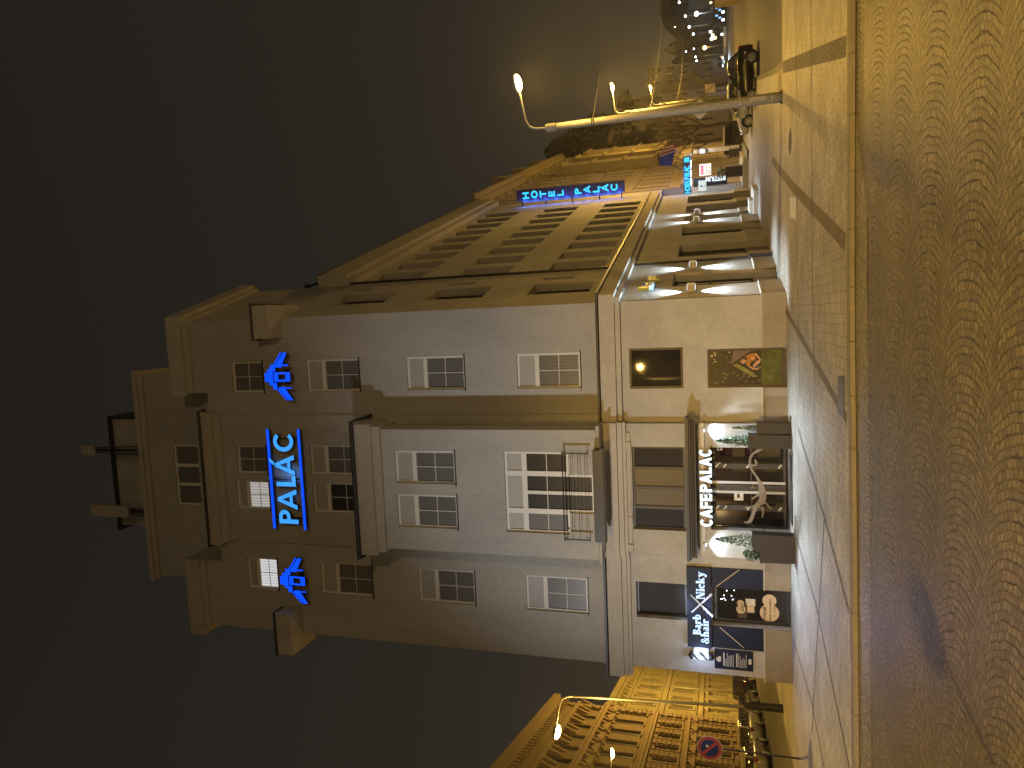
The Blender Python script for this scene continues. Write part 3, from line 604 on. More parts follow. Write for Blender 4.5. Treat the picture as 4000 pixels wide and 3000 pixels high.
# fat serif letters for the barber sign: (pieces, advance)
def serif(ch):
    th = .30
    if ch == 'B': return [rc(.06, .06+th, 0, 1), rc(0, .5, 0, .08), rc(0, .5, .92, 1)]+arc(.42, .26, .44, .26, th, .08, -90, 90, 10)+arc(.40, .75, .38, .25, .27, .08, -90, 90, 10)+[rc(.3, .45, .46, .53)], .94
    if ch == 'a': return arc(.30, .20, .32, .22, .23, .07, 0, 360, 16)+[rc(.36, .36+.24, 0, .48)]+arc(.34, .48, .28, .2, .22, .08, 0, 150, 8)+[rc(.5, .72, 0, .07)], .76
    if ch == 'r': return [rc(.05, .05+th, 0, .66), rc(0, .44, 0, .07), rc(0, .2, .59, .66)]+arc(.46, .44, .24, .24, .2, .1, 40, 170, 8)+[rc(.46, .66, .42, .58)], .68
    if ch == 'b': return [rc(.05, .05+th, 0, 1), rc(0, .2, .93, 1)]+arc(.40, .34, .40, .35, .26, .08, -180, 180, 18), .86
    if ch == '&': return arc(.36, .26, .38, .28, .24, .08, 70, 360, 16)+arc(.40, .76, .27, .25, .18, .08, -40, 290, 14)+[[(.22, .62), (.44, .62), (.98, 0), (.70, 0)], rc(.62, 1.0, .48, .55), [(.74, .5), (.86, .5), (.74, .2), (.64, .26)]], 1.06
    if ch == 'h': return [rc(.05, .05+th, 0, 1), rc(0, .2, .93, 1), rc(0, .42, 0, .07), rc(.5, .5+.27, 0, .44), rc(.44, .86, 0, .07)]+arc(.48, .42, .29, .25, .26, .09, 0, 150, 8), .90
    if ch == 'i': return [rc(.05, .05+th, 0, .66), rc(0, .40, 0, .07), rc(0, .2, .59, .66)]+arc(.2, .86, .16, .14, .16, .14, 0, 360, 12), .44
    if ch == 'N': return [rc(.08, .2, 0, 1), rc(0, .36, 0, .08), rc(0, .3, .92, 1), [(.06, 1), (.42, 1), (.98, 0), (.66, 0)], rc(.84, .96, 0, 1), rc(.7, 1.08, .92, 1)], 1.12
    if ch == 'c': return arc(.36, .33, .36, .35, .26, .08, 50, 320, 16)+arc(.5, .5, .14, .12, .14, .12, 0, 360, 8), .70
    if ch == 'k': return [rc(.05, .05+th, 0, 1), rc(0, .2, .93, 1), rc(0, .42, 0, .07), [(.34, .3), (.42, .3), (.70, .62), (.58, .62)], [(.38, .4), (.54, .46), (.88, 0), (.54, 0)], rc(.5, .82, .59, .66), rc(.52, .92, 0, .07)], .92
    if ch == 'y': return [[(.04, .66), (.34, .66), (.58, .06), (.36, -.02)], [(.62, .62), (.72, .62), (.44, -.2), (.32, -.14)], rc(0, .42, .59, .66), rc(.52, .84, .59, .66)]+arc(.22, -.16, .16, .13, .16, .13, 0, 360, 10)+arc(.26, -.12, .2, .16, .1, .08, -90, 30, 6), .84
    return [], .3
def serif_word(par, word, fr, s, z, hgt, o0, o1, m, squeeze=1, mback=None):
    for ch in word:
        ps, adv = serif(ch); f = MB()
        for i, p in enumerate(ps): f.prism(fr, [(s+x*hgt*squeeze, z+y*hgt) for x, y in p], o0, o1+.0005*(i % 4), 0, 1)
        if ps: f.build('letter', [m, 'halo'], par)
        s += adv*hgt*squeeze
# ---------------------------------------------------------------- cafe door and awning
DO = CO-.42
cd = None
f = MB(); bars(f, FRONT, DO, .08, [(-7.975, -7.93, 0, 2.46), (-5.15, -5.105, 0, 2.46), (-7.93, -5.15, 2.3, 2.46), (-7.93, -5.15, .0, .09), (-7.36, -7.18, .09, 2.3), (-5.9, -5.72, .09, 2.3), (-6.67, -6.46, .09, 2.3), (-7.93, -7.36, 1.1, 1.14), (-7.18, -6.77, 1.1, 1.14), (-6.33, -5.9, 1.1, 1.14), (-5.72, -5.15, 1.1, 1.14)])
cd = f.build('cafe_door', 'dark', HOT)
for a, b in ((-7.94, -7.35), (-7.19, -6.76), (-6.35, -5.89), (-5.73, -5.14)): MB().fb(FRONT, a, b, DO+.03, DO+.04, .08, 2.31).build('pane', 'glassin', cd)
for a in (-6.76, -6.42): MB().fb(FRONT, a, a+.085, DO+.082, DO+.1, .03, 2.44).build('door_strip', 'lightgrey', cd)
f = MB()
for xx in (-7.27, -5.8):
    for z in (2.24, 1.98, 1.22, .2): f.fb(FRONT, xx-.06, xx, DO+.083, DO+.1, z, z+.05); f.fb(FRONT, xx, xx+.06, DO+.083, DO+.1, z-.05, z)
f.build('hinge', 'white', cd)
f = MB(); f.fb(FRONT, -6.56, -6.53, DO+.083, DO+.11, .93, 1.17); f.fb(FRONT, -6.53, -6.42, DO+.1, DO+.13, 1.06, 1.09); f.build('handle', 'chrome', cd)
f = MB(); k = 0
def cxz(X, Y): return -5.1-(Y-120)*.00218, (1570-X)*.00195
M['splash'] = mat('splash_film', (.20, .17, .145), .5)
for path in ([(1165, 165, 40), (1110, 190, 52), (1030, 240, 36), (975, 320, 30), (972, 420, 38), (1020, 520, 35), (1080, 600, 32), (1135, 690, 55), (1165, 780, 95), (1180, 870, 130), (1180, 960, 112), (1140, 1030, 110), (1065, 1090, 75), (1030, 1180, 52), (990, 1290, 60), (940, 1350, 52), (880, 1345, 30)],
             [(1065, 345, 30), (1085, 385, 34), (1060, 425, 28), (990, 430, 30)], [(1010, 960, 30), (1060, 925, 26), (1120, 890, 50)], [(1200, 1010, 50), (1250, 1040, 20), (1310, 1112, 28)], [(1110, 1060, 60), (1000, 1090, 30), (885, 1105, 22)], [(1165, 1060, 60), (1190, 1170, 24), (1175, 1240, 32)]):
    pts = []
    for p, q in zip(path, path[1:]):
        for i in range(4): pts.append([p[j]+(q[j]-p[j])*i/4 for j in range(3)])
    pts.append(path[-1]); L_, Rr_ = [], []
    for i, p in enumerate(pts):
        a, b = pts[max(i-1, 0)], pts[min(i+1, len(pts)-1)]; dx, dy = b[0]-a[0], b[1]-a[1]; d = math.hypot(dx, dy) or 1
        L_.append(cxz(p[0]-dy/d*p[2]/2, p[1]+dx/d*p[2]/2)); Rr_.append(cxz(p[0]+dy/d*p[2]/2, p[1]-dx/d*p[2]/2))
    for i in range(len(pts)-1): f.prism(FRONT, [L_[i], L_[i+1], Rr_[i+1], Rr_[i]], DO+.102, DO+.104+.0003*k)
    for p in (path[0], path[-1]):
        c = cxz(p[0], p[1]); r = p[2]/2*.0021; f.prism(FRONT, [(c[0]+r*math.cos(t*.6), c[1]+r*math.sin(t*.6)) for t in range(10)], DO+.102, DO+.1055)
    k += 1
f.build('splash_decal', 'splash', cd)
f = MB(); f.fb(FRONT, -7.0-.02, -6.75-.02, DO+.041, DO+.046, 1.38, 1.68); s_ = f.build('notice', 'paper', cd)
MB().fb(FRONT, -6.93, -6.79, DO+.0465, DO+.049, 1.5, 1.59).build('notice_picture', 'ink', s_)
f = MB(); f.fb(FRONT, -5.27, -5.14, DO+.041, DO+.046, 2.06, 2.22); s_ = f.build('no_smoking_sign', 'paper', cd)
MB().add([], []).prism(FRONT, [(-5.205+.05*math.cos(t*.52), 2.15+.05*math.sin(t*.52)) for t in range(12)], DO+.0465, DO+.049).build('sign_ring', 'ink', s_)
# inside the cafe
f = MB(); f.quad((-8.0, .5, 0), (-5.05, .5, 0), (-5.05, 4.2, 0), (-8, 4.2, 0)); f.quad((-8.0, 4.2, 0), (-5.05, 4.2, 0), (-5.05, 4.2, 2.9), (-8, 4.2, 2.9)); f.quad((-8, .5, 0), (-8, 4.2, 0), (-8, 4.2, 2.9), (-8, .5, 2.9)); f.quad((-5.05, .5, 0), (-5.05, 4.2, 0), (-5.05, 4.2, 2.9), (-5.05, .5, 2.9)); f.quad((-8, .5, 2.9), (-5.05, .5, 2.9), (-5.05, 4.2, 2.9), (-8, 4.2, 2.9))
M['room'] = mat('room_wall', (.10, .07, .045), .8, var=.3, vs=1.5); f.build('cafe_room', 'room', HOT)
M['wood'] = mat('pale_wood', (.42, .30, .11), .6, var=.2, vs=2, var2=.25, vs2=5, stretch=(1, 1, .15)); M['redb'] = mat('red_box', (.22, .035, .04), .6, var=.2)
def simple(nm, mb, m, label, cat, group=None, **k): return tag(mb.build(nm, m, **k), label, cat, group)
f = MB(); f.box(-5.72, -5.12, 1.0, 1.05, 1.28, 1.7); f.box(-5.7, -5.66, 1.06, 1.1, 0, 1.69); f.box(-5.18, -5.14, 1.06, 1.1, 0, 1.69); f.box(-5.72, -5.12, 1.0, 1.05, .1, .85); simple('wooden_screen', f, 'wood', 'pale wooden screen standing inside the right leaf of the cafe door', 'screen')
f = MB(); f.box(-6.3, -5.95, 1.4, 1.45, 1.2, 1.7); f.box(-6.28, -6.24, 1.46, 1.5, 0, 1.7); f.box(-6.0, -5.96, 1.46, 1.5, 0, 1.7); f.box(-6.3, -5.95, 1.4, 1.45, .2, .7); simple('wooden_screen', f, 'wood', 'dim wooden screen behind the second cafe door leaf from the right', 'screen')
f = MB(); f.box(-5.7, -5.2, 1.3, 1.7, 1.75, 2.12); f.box(-5.6, -5.3, 1.29, 1.3, 1.85, 1.95, 0); f.box(-5.72, -5.18, 1.28, 1.75, 0, 1.72); simple('shelf_cabinet', f, 'redb', 'dark red cabinet inside the cafe behind the right door leaf', 'cabinet')
for k, (xx, yy, zz, w) in enumerate(((-5.35, 2.2, 2.25, 'over the red cabinet'), (-7.75, 2.0, 2.25, 'by the far left door leaf'), (-7.5, 3.2, 2.2, 'deeper in the room on the left'))):
    t = thing('pendant_lamp', 'small glowing bulb hanging in the cafe '+w, 'lamp', (xx, yy, zz), 'bulbs hanging in the cafe')
    MB().ball((xx, yy, zz), (.035, .035, .06), 8, 6).build('bulb', 'warm', t, smooth=True); MB().tube([(xx, yy, zz+.05), (xx, yy, 2.9)], .006, 5).build('cord', 'iron', t)
    light('bulb_light', 'POINT', (xx, yy, zz-.12), 26, (1, .70, .34), size=.05, parent=t)
f = MB()
for j in range(26):
    xx, yy, zz = random.uniform(-7.85, -7.3), random.uniform(1.0, 1.5), random.uniform(.2, 1.35); f.box(xx, xx+random.uniform(.04, .12), yy, yy+.08, zz, zz+random.uniform(.05, .18))
f.box(-7.9, -7.3, 1.0, 1.6, 0, .22); f.box(-7.9, -7.86, 1.0, 1.6, .2, 1.5); f.box(-7.34, -7.3, 1.0, 1.6, .2, 1.5); f.box(-7.86, -7.34, 1.0, 1.6, .7, .73); f.box(-7.86, -7.34, 1.0, 1.6, 1.2, 1.23)
simple('display_shelf', f, 'wood', 'cluttered wooden display shelf inside the left leaf of the cafe door', 'shelf')
# awning cassette
t = thing('rolled_awning', 'rolled awning in a dark cassette above the cafe door', 'awning', FRONT.p(-6.5, CO, 3.1))
f = MB(); f.fb(FRONT, -8.95, -4.0, CO+.02, CO+.62, 3.16, 3.27); f.fb(FRONT, -8.93, -4.02, CO+.02, CO+.5, 3.1, 3.158); f.build('cassette', 'dark', t)
f = MB(); f.tube([FRONT.p(-8.85, CO+.42, 3.04), FRONT.p(-4.1, CO+.42, 3.04)], .055, 10); f.build('fabric_roll', 'brown', t)
f = MB(); f.fb(FRONT, -8.88, -4.08, CO+.34, CO+.46, 2.93, 2.985); f.build('front_bar', 'iron', t)
f = MB()
for xx in (-8.6, -6.5, -4.4): f.fb(FRONT, xx-.04, xx+.04, CO, CO+.4, 3.0, 3.09)
f.build('bracket', 'iron', t)
# white fascia, cable tray, letters
t = thing('cafe_sign', 'glowing white block letters CAFE PALAC on a grey rail over the cafe door', 'sign', FRONT.p(-6.5, CO, 2.6))
MB().fb(FRONT, -8.6, -4.35, CO+.002, CO+.05, 2.83, 2.92).build('fascia', 'cornice', t)
MB().fb(FRONT, -8.75, -4.25, CO+.002, CO+.09, 2.65, 2.76).build('rail', 'lightgrey', t)
s = -7.82
for ch, w in zip('CAFE PALAC', (.68, .80, .60, .60, .22, .68, .80, .56, .80, .66)):
    if ch != ' ': letter(t, 'letter', ch, FRONT, s, 2.415, .40, w, .235, CO+.1, CO+.2, 'wletter')
    s += w*.40*1.0+.022 if ch != ' ' else w*.40*.62
light('sign_glow', 'AREA', FRONT.p(-6.5, CO+.45, 2.75), 42, COOL, FRONT.p(-6.5, 1.5, 0), 2.4, parent=t)
# downlights beside the cafe door
for xx, w in ((-4.5, 'right'), (-8.49, 'left')):
    t = thing('downlight', 'small white downlight under the awning rail, %s of the cafe door' % w, 'lamp', FRONT.p(xx, CO+.12, 2.72), 'downlights beside the cafe door')
    MB().fb(FRONT, xx-.06, xx+.06, CO+.05, CO+.17, 2.66, 2.75).build('housing', 'lightgrey', t); MB().fb(FRONT, xx-.045, xx+.045, CO+.065, CO+.155, 2.645, 2.659).build('lens', 'cool', t)
    light('spot', 'SPOT', FRONT.p(xx, CO+.16, 2.63), 150, COOL, FRONT.p(xx, CO+.3, 0), .03, 120, .6, t); light('spot', 'SPOT', FRONT.p(xx, CO+.5, 2.7), 620, COOL, FRONT.p(xx, CO+1.9, 0), .05, 112, .9, t)
# ---------------------------------------------------------------- planters
def shrub(par, c, h, r, n, m='leaf', cone=True, leaf=.035):
    f = MB()
    for i in range(n):
        zz = random.random()**1.1; rr = r*((1-zz)**.8 if cone else math.sqrt(max(0, 1-(2*zz-1)**2)))*random.uniform(.35, 1.08)+.01; a = random.uniform(0, 6.283)
        p = Vector(c)+Vector((rr*math.cos(a), rr*math.sin(a), zz*h)); s = leaf*random.uniform(.6, 1.3)
        d = Vector((random.uniform(-1, 1), random.uniform(-1, 1), random.uniform(-.3, 1.2))).normalized(); e = d.cross(Vector((random.uniform(-1, 1), random.uniform(-1, 1), random.uniform(-1, 1)))).normalized()*s*.42
        f.quad(p-d*s, p+e, p+d*s, p-e)
    f.build('foliage', m, par)
    f = MB(); f.tube([c, Vector(c)+Vector((0, 0, h*.8))], [.012, .004], 5); f.build('stem', 'bark', par)
for x0, x1, y, zt, h, r, n, lab in ((-5.0, -4.53, -1.05, 1.24, 1.0, .2, 1100, 'tall dark planter with a full upright shrub, right beside the cafe door'), (-4.53, -4.15, -1.0, .98, .75, .1, 320, 'low dark planter with a thin wispy shrub, right of the cafe'),
                                (-8.22, -7.67, -1.62, 1.18, 1.15, .24, 1000, 'wide dark planter with a tapering conifer, left of the cafe door'), (-8.64, -8.23, -1.5, .95, .5, .2, 800, 'dark planter with a round bushy shrub, next to the barber shop')):
    g = gz(x0, y); c = ((x0+x1)/2, y+.22, 0); t = thing('planter', lab, 'planter', (c[0], c[1], g), 'planters in front of the cafe')
    f = MB(); f.hexa([(x0+.02, y+.02, g-.02), (x1-.02, y+.02, g-.02), (x1-.02, y+.42, g-.02), (x0+.02, y+.42, g-.02), (x0, y, zt), (x1, y, zt), (x1, y+.44, zt), (x0, y+.44, zt)]); f.box(x0-.012, x1+.012, y-.012, y+.452, zt-.05, zt+.004); f.build('box', 'planter', t)
    MB().box(x0+.02, x1-.02, y+.02, y+.42, zt+.005, zt+.012).build('soil', 'soil', t)
    shrub(t, (c[0], c[1], zt+.01), h, r, n, cone='round' not in lab)
MB().box(-7.5, -5.2, -1.1, -.35, gz(-6, 0)+.004, gz(-6, 0)+.018).build('doormat', 'dark'); tag(bpy.data.objects['doormat'], 'dark flat doormat on the pavement before the cafe door', 'doormat')
# ---------------------------------------------------------------- barber shop
BDO = GO-.34
f = MB(); bars(f, FRONT, BDO, .08, [(-11.48, -11.36, -.12, 2.44), (-10.24, -10.14, -.12, 2.44), (-11.36, -10.24, 2.3, 2.44), (-11.36, -10.24, -.12, -.02)]); bd = f.build('shop_door', 'dark', HOT)
MB().fb(FRONT, -11.37, -10.23, BDO+.02, BDO+.03, -.03, 2.31).build('pane', 'glass', bd)
f = MB(); f.fb(FRONT, -10.23, -10.2, BDO+.09, BDO+.12, .86, 1.2); f.build('handle', 'white', bd)
M['interior'] = mat('interior_cloth', (.075, .05, .035), .7, var=.4, vs=2)
f = MB(); f.fb(FRONT, -11.32, -10.75, BDO+.031, BDO+.034, 1.3, 1.62); f.build('shelf_glimpse', 'interior', bd)
def cloud(par, circles, off, m, nm):
    f = MB()
    for i, (cx, cz, r) in enumerate(circles): f.prism(FRONT, [(cx+r*math.cos(t*.2618), cz+r*math.sin(t*.2618)) for t in range(24)], off, off+.003+.0005*i)
    return f.build(nm, m, par)
cl = cloud(bd, [(-11.06, .55, .32), (-10.62, .55, .23)], BDO+.032, 'cream', 'sticker')
text(cl, 'lettering', 'VOLNÉ', FRONT, -11.34, .66, .155, BDO+.038, 'ink', bold=.004, sxs=1.0, ext=.001)
text(cl, 'lettering', 'křeslo k pronájmu', FRONT, -11.34, .50, .10, BDO+.038, 'ink', bold=.002, sxs=1.06, ext=.001)
text(cl, 'lettering', 'TEL.: 607 800 655', FRONT, -11.2, .36, .068, BDO+.038, 'ink', sxs=1.0, ext=.001)
cl = cloud(bd, [(-11.0, 1.5, .155), (-10.78, 1.51, .115)], BDO+.035, 'cream', 'sticker')
for k, (l_, wd) in enumerate(((.1, .34), (.0, .36), (-.05, .3), (-.09, .2))): MB().fb(FRONT, -11.08, -11.08+wd, BDO+.04, BDO+.042, 1.5+l_*.9-.012, 1.5+l_*.9+.006).build('lettering', 'ink', cl)
MB().fb(FRONT, -10.86, -10.6, BDO+.031, BDO+.034, 1.02, 1.34).build('paper_note', 'paper', bd); MB().fb(FRONT, -11.1, -10.87, BDO+.031, BDO+.034, 1.05, 1.29).build('paper_note', 'cream', bd)
for k in range(9):
    xx, zz = random.uniform(-10.75, -10.3), random.uniform(1.7, 2.2); MB().ball(FRONT.p(xx, BDO+.034, zz), (.016, .008, .016), 6, 4).build('fairy_light', 'cool', bd)
t = thing('barber_sign', 'dark blue shop sign with glowing Barb & hair Nicky lettering and a crossed X', 'sign', FRONT.p(-10.9, GO, 2.9))
MB().fb(FRONT, -12.32, -9.4, GO+.002, GO+.16, 2.5, 3.33).build('sign_board', 'navy', t)
serif_word(t, 'Barb', FRONT, -11.83, 2.87, .27, GO+.17, GO+.21, 'bluelet', .86); serif_word(t, '&hair', FRONT, -12.13, 2.60, .27, GO+.17, GO+.21, 'bluelet', .86); serif_word(t, 'Nicky', FRONT, -10.52, 2.72, .29, GO+.17, GO+.21, 'bluelet', .86)
for k, (a, b) in enumerate((((-10.39, 3.2), (-11.13, 2.46)), ((-11.03, 3.17), (-10.31, 2.48)))):
    d = Vector((b[0]-a[0], b[1]-a[1])).normalized(); n = Vector((-d.y, d.x)); f = MB()
    f.prism(FRONT, [(a[0]+n.x*.012, a[1]+n.y*.012), (b[0]+n.x*.036, b[1]+n.y*.036), (b[0]-n.x*.036, b[1]-n.y*.036), (a[0]-n.x*.012, a[1]-n.y*.012)], GO+.165, GO+.2+.012*k); f.build('crossed_bar', 'wbar', t)
light('sign_glow', 'AREA', FRONT.p(-10.9, GO+.5, 3.5), 7, (.55, .75, 1), FRONT.p(-10.9, GO+.1, 2.8), 1.2, parent=t)
light('sign_glow', 'AREA', FRONT.p(-10.9, GO+.3, 2.95), 95, (.52, .58, 1), FRONT.p(-10.9, 5, 0), 1.8, parent=t)
# navy shop panels with a pale diagonal line
for x0, x1, seg, lab, g2 in ((-10.13, -9.41, ((-9.44, 1.55), (-10.1, 2.33)), 'dark blue shop panel with a pale diagonal line, between door and cafe', 0), (-12.33, -11.52, ((-12.26, 1.42), (-11.56, 2.24)), 'dark blue shop panel with a pale diagonal line, left of the barber door', 0)):
    t = thing('navy_shop_panel', lab, 'shop panel', FRONT.p((x0+x1)/2, GO, .75), 'dark blue barber shop panels'); MB().fb(FRONT, x0, x1, GO+.002, GO+.03, .775, 2.495).build('board', 'navy', t)
    a, b = seg; d = Vector((b[0]-a[0], b[1]-a[1])).normalized(); n = Vector((-d.y, d.x))*.011; f = MB(); f.prism(FRONT, [(a[0]+n.x, a[1]+n.y), (b[0]+n.x, b[1]+n.y), (b[0]-n.x, b[1]-n.y), (a[0]-n.x, a[1]-n.y)], GO+.031, GO+.034); f.build('line', 'cream', t)
# barber pole
t = thing('barber_pole', 'glowing white and black striped barber pole on the wall', 'barber pole', FRONT.p(-12.62, GO+.16, 2.5)); cx_ = -12.62
f = MB(); nseg, nh = 24, 24; vs = []; fs = []
for i in range(nh+1):
    for k in range(nseg): vs.append(FRONT.p(cx_+.115*math.cos(k*2*math.pi/nseg), GO+.18+.115*math.sin(k*2*math.pi/nseg), 2.62+.52*i/nh))
for i in range(nh):
    for k in range(nseg):
        f.f.append([i*nseg+k, i*nseg+(k+1) % nseg, (i+1)*nseg+(k+1) % nseg, (i+1)*nseg+k]); f.m.append(int(((k/nseg)*2+i/nh*1.6) % 1 > .62))
f.v = [tuple(v) for v in vs]; f.build('striped_tube', ['wletter', 'ink'], t)
for z in (2.54, 3.2): MB().ball(FRONT.p(cx_, GO+.18, z), (.135, .135, .11), 14, 8).build('end_cap', 'iron', t, smooth=True)
f = MB(); f.fb(FRONT, cx_-.03, cx_+.3, GO+.1, GO+.16, 2.62, 3.13); f.build('mount', 'lightgrey', t)
light('pole_glow', 'POINT', FRONT.p(cx_, GO+.5, 2.85), 34, (.42, .60, 1), size=.2, parent=t)
# price poster
t = thing('price_poster', 'dark blue price list poster beside the navy panel, under the barber pole', 'poster', FRONT.p(-12.7, GO, 1.7)); MB().fb(FRONT, -13.1, -12.37, GO+.002, GO+.02, 1.12, 2.42).build('board', 'navy', t)
f = MB()
for z0, hd in ((1.98, 1), (1.55, 1)):
    f.fb(FRONT, -12.98, -12.5, GO+.021, GO+.023, z0+.1, z0+.14)
    for j in range(6): f.fb(FRONT, -13.0, -12.62+random.uniform(-.1, .15), GO+.021, GO+.023, z0+.05-.05*j, z0+.066-.05*j)
f.build('lettering', 'paper', t); cloud(t, [(-12.78, 2.27, .07), (-12.7, 2.25, .06), (-12.74, 2.32, .05)], GO+.021, 'paper', 'emblem'); cloud(t, [(-12.8, 1.23, .055), (-12.74, 1.23, .05), (-12.69, 1.23, .045)], GO+.021, 'paper', 'emblem')
# ---------------------------------------------------------------- tent poster in the right doorway
f = MB(); bars(f, FRONT, GO-.12, .06, [(-3.07, -3.0, -.05, 2.49), (-1.84, -1.77, -.05, 2.49), (-3.0, -1.84, 2.43, 2.49), (-3.0, -1.84, -.05, .14)]); pf = f.build('door_frame', 'brown', HOT)
t = thing('tent_poster', 'tall poster of a person sitting in a tent on grass, filling a doorway', 'poster', FRONT.p(-2.42, GO-.1, .1)); po = GO-.1
M['pnight'] = mat('poster_night', (.011, .008, .006), .35, var=.7, vs=6); M['pgrass'] = mat('poster_grass', (.065, .078, .010), .35, var=.6, vs=3)
M['ptent'] = mat('poster_tent', (.12, .085, .085), .4); M['ptenty'] = mat('poster_tent_yellow', (.20, .17, .035), .4, var=.5, vs=4); M['pskin'] = mat('poster_skin', (.48, .25, .15), .45, var=.12, vs=14); M['pshirt'] = mat('poster_shirt', (.36, .13, .015), .45, var=.35, vs=12); M['pbush'] = mat('poster_bush', (.13, .10, .035), .45, var=.8, vs=12); M['phair'] = mat('poster_hair', (.14, .07, .04), .5)
MB().fb(FRONT, -3.0, -1.84, po, po+.01, .76, 2.43).build('night_picture', 'pnight', t); MB().fb(FRONT, -3.0, -1.84, po, po+.0105, .14, .758).build('grass_picture', 'pgrass', t)
# poster pixel (X down, Y left) in its own frame -> wall
def px(X, Y): return (-1.84-(Y-150)*.00132, 2.43-(X-130)*.001286)
def pp(pts, d, m, nm):
    f = MB(); f.prism(FRONT, [px(*p) for p in pts], po+.0106, po+.0115+d*.0006); return f.build(nm, m, t)
pp([(735, 150), (1250, 150), (690, 510), (665, 520)], 0, 'ptent', 'tent_picture'); pp([(690, 520), (830, 480), (1200, 700), (1330, 830), (1200, 830)], 0, 'ptenty', 'tent_picture')
pp([(660, 500), (720, 520), (1230, 170), (1180, 160)], 1, 'pnight', 'tent_picture'); pp([(670, 530), (720, 525), (1220, 825), (1180, 830)], 1, 'pnight', 'tent_picture')
# the seated person: one continuous picture outline with hair and clothing of their own
def ell(cx, cy, rx, ry, n=18): return [(cx+rx*math.cos(2*math.pi*i/n), cy+ry*math.sin(2*math.pi*i/n)) for i in range(n)]
pp([(1040, 300), (1130, 250), (1220, 220), (1290, 300), (1280, 400), (1180, 430), (1130, 530), (1060, 480), (1030, 400)], 2, 'pshirt', 'shirt_picture')
pp(ell(985, 435, 55, 52), 3, 'pskin', 'face_picture'); pp([(930, 400), (960, 385), (1090, 380), (1080, 330), (980, 350), (900, 400), (890, 450), (925, 470)], 2, 'phair', 'hair_picture')
pp([(1060, 480), (1130, 540), (1200, 590), (1360, 620), (1370, 645), (1220, 645), (1140, 590), (1050, 500)], 4, 'pskin', 'arm_picture'); pp([(1250, 240), (1300, 220), (1400, 360), (1420, 395), (1390, 470), (1250, 590), (1210, 560), (1300, 430), (1380, 395)], 3, 'pskin', 'leg_picture'); pp(ell(1210, 355, 42, 40), 5, 'pskin', 'hand_picture')
pp([(1290, 590), (1420, 540), (1420, 620), (1300, 620)], 3, 'ptent', 'sock_picture')
for k in range(46):
    X = random.uniform(160, 1400) if k > 22 else random.uniform(140, 680); Y = random.uniform(690, 1000) if k > 22 else random.uniform(170, 480)
    s_ = random.uniform(12, 42); pp(ell(X, Y, s_, s_*.8, 7), k % 4, 'pbush' if k > 12 else 'cream', 'bush_picture') if (k > 12 or s_ < 30) else None
for k in range(10):
    X, Y = random.uniform(1430, 1820), random.uniform(780, 990); s_ = random.uniform(15, 45); pp(ell(X, Y, s_, s_*.6, 7), k % 3, 'pbush', 'bush_picture')
# ---------------------------------------------------------------- blue signs on the hotel
PO = .35
t = thing('rooftop_sign', 'glowing blue PALÁC letters between two blue bars, high on the facade', 'sign', FRONT.p(-6.6, PO, 19.1))
for z0, z1 in ((19.8, 19.93), (18.36, 18.48)): MB().prism(FRONT, rc(-8.66, -4.5, z0, z1), PO, PO+.08, 0, 1).build('bar', ['blue', 'signside'], t)
for ch, x0, x1 in (('P', -8.42, -7.84), ('A', -7.83, -6.98), ('L', -6.86, -6.42), ('Á', -6.40, -5.55), ('C', -5.42, -4.65)): letter(t, 'letter', ch, FRONT, x0, 18.68, .90, (x1-x0)/.90, .2, PO+.02, PO+.12, 'cyan')
f = MB()
for xx in (-8.2, -6.6, -4.9):
    f.fb(FRONT, xx-.02, xx+.02, PO-.04, PO-.001, 18.4, 19.9)
    for z in (18.5, 19.8): f.fb(FRONT, xx-.02, xx+.02, .1, PO-.04, z, z+.04)
f.build('support_rail', 'iron', t)
light('sign_glow', 'AREA', FRONT.p(-6.6, PO+.35, 19.1), 5, (.1, .35, 1), FRONT.p(-6.6, 0, 19.1), 3.0, parent=t)
lg = lambda X, Y: (-2.38+(Y-510)*-.00249*1.0, 19.78-(X-207)*.00289)
def logo(c, lab):
    t = thing('house_emblem', lab, 'sign', FRONT.p(c, PO, 19.1), 'blue house emblems beside the letters'); f = MB()
    for i, poly in enumerate(([(207, 435), (207, 585), (270, 585), (280, 640), (330, 640), (335, 710), (400, 705), (400, 600), (340, 600), (340, 415), (385, 415), (385, 305), (305, 305), (305, 375), (250, 378), (255, 437)],
                 [(350, 318), (375, 318), (505, 112), (480, 110)], [(385, 322), (395, 352), (490, 352), (495, 330), (600, 330), (600, 305), (500, 305), (585, 118), (525, 112)],
                 [(385, 705), (410, 705), (560, 885), (535, 888)], [(415, 700), (430, 672), (520, 665), (525, 680), (630, 675), (630, 695), (530, 700), (640, 880), (580, 890)])):
        f.prism(FRONT, [(c+.0+lg(*p)[0]+2.38, lg(*p)[1]) for p in poly], PO, PO+.1+.001*i, 0, 1)
    f.build('roof_shape', ['blue', 'signside'], t)
    q = [(355, 430), (375, 585), (430, 460), (540, 547)]; f = MB(); a0, a1 = lg(355, 430), lg(615, 582); b0, b1 = lg(428, 460), lg(540, 548)
    for k, r4 in enumerate(((a1[0], a0[0], b0[1], a0[1]), (a1[0], a0[0], a1[1], b1[1]), (a1[0], b1[0], b1[1], b0[1]), (b0[0], a0[0], b1[1], b0[1]))): f.prism(FRONT, rc(c+2.38+r4[0], c+2.38+r4[1], r4[2], r4[3]), PO, PO+.1, 0, 1)
    f.build('square_shape', ['blue', 'signside'], t)
    f = MB(); f.fb(FRONT, c-.3, c+.3, .005, PO-.002, 18.9, 18.93); f.fb(FRONT, c-.02, c+.02, .005, PO-.002, 19.3, 19.33); f.build('mount', 'iron', t)
logo(-2.38, 'glowing blue house emblem to the right of the big blue letters'); logo(-10.86, 'glowing blue house emblem to the left of the big blue letters')
